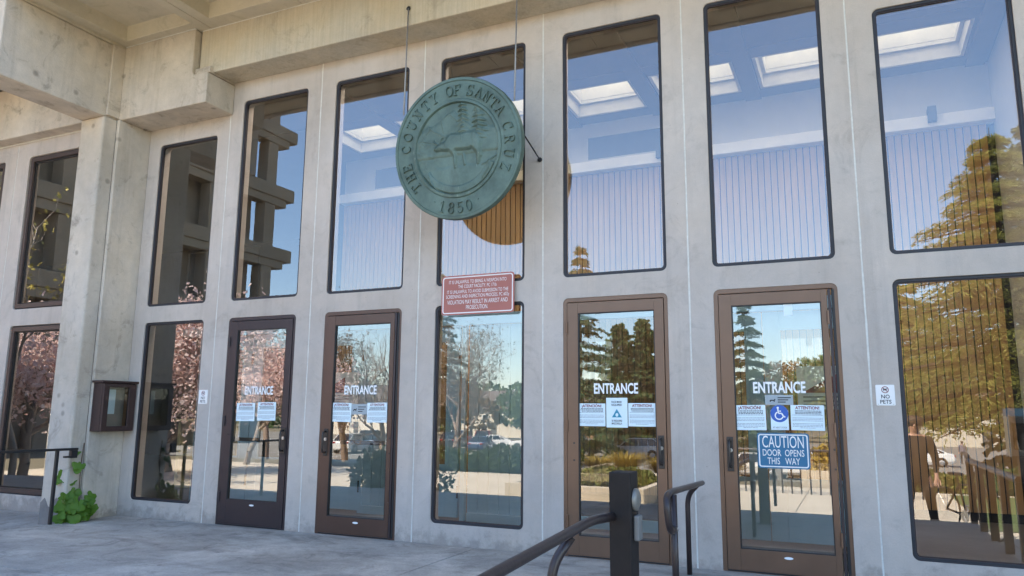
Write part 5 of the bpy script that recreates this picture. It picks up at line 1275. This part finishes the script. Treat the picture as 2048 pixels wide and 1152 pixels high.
def cyc():
    o = thing('bicycle', 'dark bicycle leaning by the railing reflected in the large right window', 'bicycle', (9.55, -6.7, -.5), R(62)); r_ = .335
    for nm, cx in (('wheel', -.52), ('wheel', .52)):
        w = MB(); w.lathe([(r_-.02, -.016), (r_, 0), (r_-.02, .016), (r_-.03, 0)], lambda x, y, h, cx=cx: (cx+x, h, r_+y), 28, True); wo = w.build(nm, M['tyre'], o, smooth=True)
        s_ = MB()
        for k in range(14): s_.tube([(cx, 0, r_), (cx+(r_-.02)*math.cos(k*.4488), 0, r_+(r_-.02)*math.sin(k*.4488))], .0022, 3)
        s_.build('spokes', M['steel'], wo)
    f = MB(); bb, st, hd, sr_, ft = (-.05, 0, .28), (-.18, 0, .72), (.36, 0, .78), (-.52, 0, r_), (.52, 0, r_)
    for a, b in ((bb, st), (bb, hd), (st, hd), (bb, sr_), (st, sr_), (hd, ft)): f.tube([a, b], .016, 7)
    f.build('frame', M['darksteel'], o); s_ = MB(); s_.tube([st, (-.21, 0, .86)], .013, 6); s_.build('seat_post', M['darksteel'], o)
    s_ = MB(); s_.prism([(-.34, -.02), (-.33, .07), (-.24, .075), (-.07, .02), (-.07, -.02), (-.24, -.075), (-.33, -.07)], lambda a, b, d: (a, b, d), .86, .90); s_.build('saddle', M['blackm'], o, bevel=.01)
    h_ = MB(); h_.tube([hd, (.34, 0, .92)], .014, 6); h_.tube(bend([(.44, -.21, .84), (.46, -.21, .93), (.34, -.19, .93), (.34, .19, .93), (.46, .21, .93), (.44, .21, .84)], .06, 4), .013, 7); h_.build('handlebar', M['blackm'], o)
    p_ = MB(); p_.disc((-.05, .03, .28), (0, 1, 0), .09, .008, 18); p_.tube([(-.05, .05, .28), (.04, .06, .14)], .010, 5); p_.tube([(-.05, -.05, .28), (-.14, -.06, .42)], .010, 5); p_.box(.0, .09, .06, .15, .125, .145); p_.box(-.19, -.10, -.15, -.06, .41, .43); p_.build('crankset', M['steel'], o)
cyc()
o = thing('payphone', 'payphone in blue topped enclosure on a dark post reflected at the far right', 'payphone', (10.95, -10.6, -.5))
b = MB(); b.box(-.10, .10, -.08, .08, 0, 1.0); b.build('pedestal', M['blackm'], o, bevel=.01)
b = MB(); b.box(-.24, .24, -.22, -.18, 1.0, 1.75); b.box(-.24, -.21, -.18, .16, 1.0, 1.75); b.box(.21, .24, -.18, .16, 1.0, 1.75); b.build('enclosure', M['steel'], o)
b = MB(); b.box(-.24, .24, -.22, .16, 1.751, 1.90); b.build('header_panel', mat('faded blue panel', (.02, .06, .11), .5), o)
b = MB(); b.box(-.12, .12, -.179, -.05, 1.12, 1.62); b.build('phone_body', M['blackm'], o, bevel=.01)
b = MB(); b.tube(bend([(-.09, -.03, 1.56), (-.09, .02, 1.54), (-.09, .02, 1.34), (-.09, -.03, 1.32)], .03, 3), .022, 7); b.build('handset', M['blackm'], o)
b = MB(); b.tube(bend([(-.09, -.02, 1.33), (-.06, .02, 1.10), (.02, .02, 1.08), (.04, -.05, 1.2)], .05, 5), .007, 5); b.build('cord', M['steel'], o)
o = thing('lamp_post', 'pale lamp post reflected in the lower left office window', 'lamp post', (-13.2, -8.0, -.55))
b = MB(); b.tube([(0, 0, 0), (0, 0, 3.4)], [.06, .04], 8); b.build('pole', M['ledge'], o, smooth=True); b = MB(); b.lathe([(.03, 3.4), (.14, 3.42), (.18, 3.6), (.14, 3.75), (.01, 3.8)], lambda x, y, h: (x, y, h), 14); b.build('lamp_globe', M['white'], o, smooth=True)

# ---- people
def person(label, loc, rz, J_, shirt, trouser, hairc, held=None):
    """J_: joint dict; one continuous skinned body, with clothing as fitted shells"""
    o = thing('person', label, 'person', loc, rz)
    order = ['pelvis', 'waist', 'chest', 'neck', 'head0', 'head1', 'head2', 'ls', 'le', 'lw', 'lh', 'rs', 're', 'rw', 'rh', 'lhip', 'lk', 'la', 'lt', 'rhip', 'rk', 'ra', 'rt']
    rad = dict(pelvis=.145, waist=.125, chest=.150, neck=.052, head0=.070, head1=.098, head2=.080, ls=.068, le=.044, lw=.030, lh=.034, rs=.068, re=.044, rw=.030, rh=.034, lhip=.092, lk=.060, la=.042, lt=.034, rhip=.092, rk=.060, ra=.042, rt=.034)
    E_ = [('pelvis', 'waist'), ('waist', 'chest'), ('chest', 'neck'), ('neck', 'head0'), ('head0', 'head1'), ('head1', 'head2'), ('chest', 'ls'), ('ls', 'le'), ('le', 'lw'), ('lw', 'lh'), ('chest', 'rs'), ('rs', 're'), ('re', 'rw'), ('rw', 'rh'), ('pelvis', 'lhip'), ('lhip', 'lk'), ('lk', 'la'), ('la', 'lt'), ('pelvis', 'rhip'), ('rhip', 'rk'), ('rk', 'ra'), ('ra', 'rt')]
    names = order; V = [J_[k] for k in names]; r_ = [rad[k]+(.012 if k not in ('neck', 'head0', 'head1', 'head2', 'lh', 'rh', 'lw', 'rw') else 0) for k in names]; E2 = [(names.index(a), names.index(b)) for a, b in E_]
    for s_ in ('l', 'r'):                   # five fingers on each hand
        w, h = Vector(J_[s_+'w']), Vector(J_[s_+'h']); d = (h-w).normalized(); side = d.cross(Vector((0, 1, 0.2))).normalized(); hi = names.index(s_+'h')
        for k, L_ in enumerate((.045, .075, .082, .076, .060)):
            b0 = len(V); off = side*(.016*(k-2)) if k else side*-.040
            V.append(tuple(h+off+d*(.02 if k else -.015))); r_.append(.011); E2.append((hi, b0))
            V.append(tuple(h+off*1.15+d*(.02+L_*.55)+Vector((0, -.008, 0)))); r_.append(.0095); E2.append((b0, b0+1))
            V.append(tuple(h+off*1.15+d*(.02+L_)+Vector((0, -.024, 0)))); r_.append(.008); E2.append((b0+1, b0+2))
    me = bpy.data.meshes.new('body'); me.from_pydata(V, E2, []); me.update(); ob = bpy.data.objects.new('tmp', me); col.objects.link(ob)
    ob.modifiers.new('skin', 'SKIN').use_smooth_shade = True
    for i, rr_ in enumerate(r_): me.skin_vertices[0].data[i].radius = (rr_, rr_*.82 if i < 3 else rr_)
    me.skin_vertices[0].data[0].use_root = True
    ss = ob.modifiers.new('sub', 'SUBSURF'); ss.levels = 2
    dg = bpy.context.evaluated_depsgraph_get(); bm_ = bpy.data.meshes.new_from_object(ob.evaluated_get(dg)); bpy.data.objects.remove(ob); bm_.name = 'body'
    bm_.materials.clear()
    for q in (mat('skin', (.42, .24, .17), .55), shirt, trouser): bm_.materials.append(q)
    lh, rh = Vector(J_['lh']), Vector(J_['rh'])
    for p_ in bm_.polygons:
        c = p_.center
        if c.z > J_['neck'][2]-.02 or min((c-lh).length, (c-rh).length) < .12: k = 0
        elif c.z < .93 and not (abs(c.x) > .19 and c.z > .74): k = 2
        else: k = 1
        p_.material_index = k
    link('body', bm_, None, o)
    hd = Vector(J_['head1']); hm = MB(); hm.lathe([(.001, .115), (.06, .108), (.10, .07), (.112, .02), (.105, -.03), (.098, -.045)], lambda x, y, h: (hd.x+x, hd.y+y*1.05+.018, hd.z+.03+h), 16); hm.build('hair', hairc, o, smooth=True)
    f_ = MB(); f_.lathe([(.001, -.03), (.014, -.012), (.016, .0)], lambda x, y, h: (hd.x+x, hd.y-.094+h, hd.z+y*1.5-.01), 8); f_.build('nose', mat('nose skin', (.42, .24, .17), .55), o)
    for s_ in (-1, 1):
        e_ = MB(); e_.lathe([(.001, -.006), (.010, -.002), (.011, .004)], lambda x, y, h, s_=s_: (hd.x+s_*.034+x, hd.y-.090+h, hd.z+.018+y*.6), 8); e_.build('eye', M['ink'], o)
        e_ = MB(); e_.lathe([(.001, .008), (.02, .006), (.026, -.004)], lambda x, y, h, s_=s_: (hd.x+s_*(.097+h), hd.y+.01+x*.7, hd.z+.0+y*1.1), 8); e_.build('ear', mat('ear skin', (.42, .24, .17), .55), o)
        sh = MB(); a_ = Vector(J_['la' if s_ < 0 else 'ra']); t_ = Vector(J_['lt' if s_ < 0 else 'rt']); dd = (t_-a_); dd.z = 0; dd.normalize(); sh.tube([a_-dd*.06-Vector((0, 0, a_.z-.045-min(a_.z-.09, .0))), a_+dd*.02-Vector((0, 0, a_.z-.05)), a_+dd*.19-Vector((0, 0, a_.z-.035))], [.045, .05, .036], 8); sh.build('shoe', M['blackm'], o, smooth=True)
    m_ = MB(); m_.box(hd.x-.024, hd.x+.024, hd.y-.094, hd.y-.086, hd.z-.052, hd.z-.046); m_.build('mouth', M['inkred'], o)
    return o
J1 = dict(pelvis=(0, 0, .90), waist=(0, 0, 1.06), chest=(0, .01, 1.30), neck=(0, .0, 1.47), head0=(0, -.01, 1.53), head1=(0, -.01, 1.61), head2=(0, 0, 1.67), ls=(-.19, .01, 1.38), le=(-.25, -.03, 1.11), lw=(-.24, -.10, .88), lh=(-.235, -.13, .80), rs=(.19, .01, 1.38), re=(.25, -.03, 1.11), rw=(.24, -.10, .88), rh=(.235, -.13, .80), lhip=(-.10, 0, .83), lk=(-.15, -.02, .47), la=(-.19, .02, .09), lt=(-.20, -.13, .05), rhip=(.10, 0, .83), rk=(.15, -.02, .47), ra=(.19, .02, .09), rt=(.20, -.13, .05))
person('dark clothed person standing with legs apart reflected in the large right window', (8.90, -6.45, -.5), R(180), J1, mat('dark brown jacket', (.016, .012, .010), .9), mat('dark trousers', (.016, .013, .011), .9), mat('dark hair', (.02, .015, .012), .7))
J2 = dict(J1); J2.update(lk=(-.10, -.22, .48), la=(-.10, -.26, .10), lt=(-.10, -.40, .08), rk=(.10, .06, .48), ra=(.10, .30, .16), rt=(.10, .20, .06), rh=(.27, -.10, .80), lh=(-.26, -.05, .80))
p2 = person('walking person in grey shirt carrying a bag reflected beside the white car', (15.5, -62.1, lz), R(0), J2, mat('grey violet shirt', (.17, .15, .18), .85), mat('dark grey shorts', (.06, .06, .065), .85), mat('brown hair', (.06, .04, .03), .7))
o = thing('shoulder_bag', 'dark bag carried by the walking person in the reflection', 'bag', (15.80, -62.2, lz+.35))
b = MB(); b.lathe([(.02, 0), (.15, .03), (.19, .16), (.15, .32), (.04, .38)], lambda x, y, h: (x, y*.6, h), 14); b.build('bag_body', M['blackm'], o, smooth=True); b = MB(); b.tube(bend([(-.06, 0, .36), (-.04, 0, .47), (.03, 0, .47), (.06, 0, .36)], .04, 4), .012, 6); b.build('strap', M['blackm'], o)
# ---- lobby furniture and posters behind the doors
o = thing('lobby_counter', 'pale wooden lobby counter seen through the window beside the notice case', 'counter', (-1.6, 3.0, 0))
b = MB(); b.box(-.5, .5, -.3, .3, 0, .10); b.box(-.5, -.44, -.3, .3, .101, 1.05); b.box(.44, .5, -.3, .3, .101, 1.05); b.box(-.439, .439, .24, .3, .101, 1.05); b.box(-.439, .439, -.3, .239, .50, .54); b.build('cabinet', M['desk'], o)
b = MB(); b.box(-.54, .54, -.34, .34, 1.051, 1.10); b.build('counter_top', M['desk'], o, bevel=.01); b = MB(); b.box(-.10, .10, -.305, -.301, .86, 1.0); b.build('name_card', M['paper'], o)
for k, (x, z, lbl) in enumerate(((7.90, 1.30, 'poster with red triangle behind the rightmost entrance door'), (2.05, 1.32, 'poster with red triangle behind the second entrance door'))):
    o = thing('poster', lbl, 'poster', (x, VY-.03, z), 0, 'posters in the vestibule'); b = MB(); b.box(-.30, .30, 0, .006, 0, .42); b.build('sheet', M['paper'], o)
    b = MB(); b.add([(-.26, -.002, .16), (.10, -.002, .16), (.10, -.002, .36)], [(0, 1, 2)]); b.build('triangle', M['inkred'], o); b = MB()
    for q in range(3): strip(b, [(-.25, .12-.04*q), (.22-.05*q, .12-.04*q)], .008, -.002)
    b.build('print', M['inkgrey'], o)
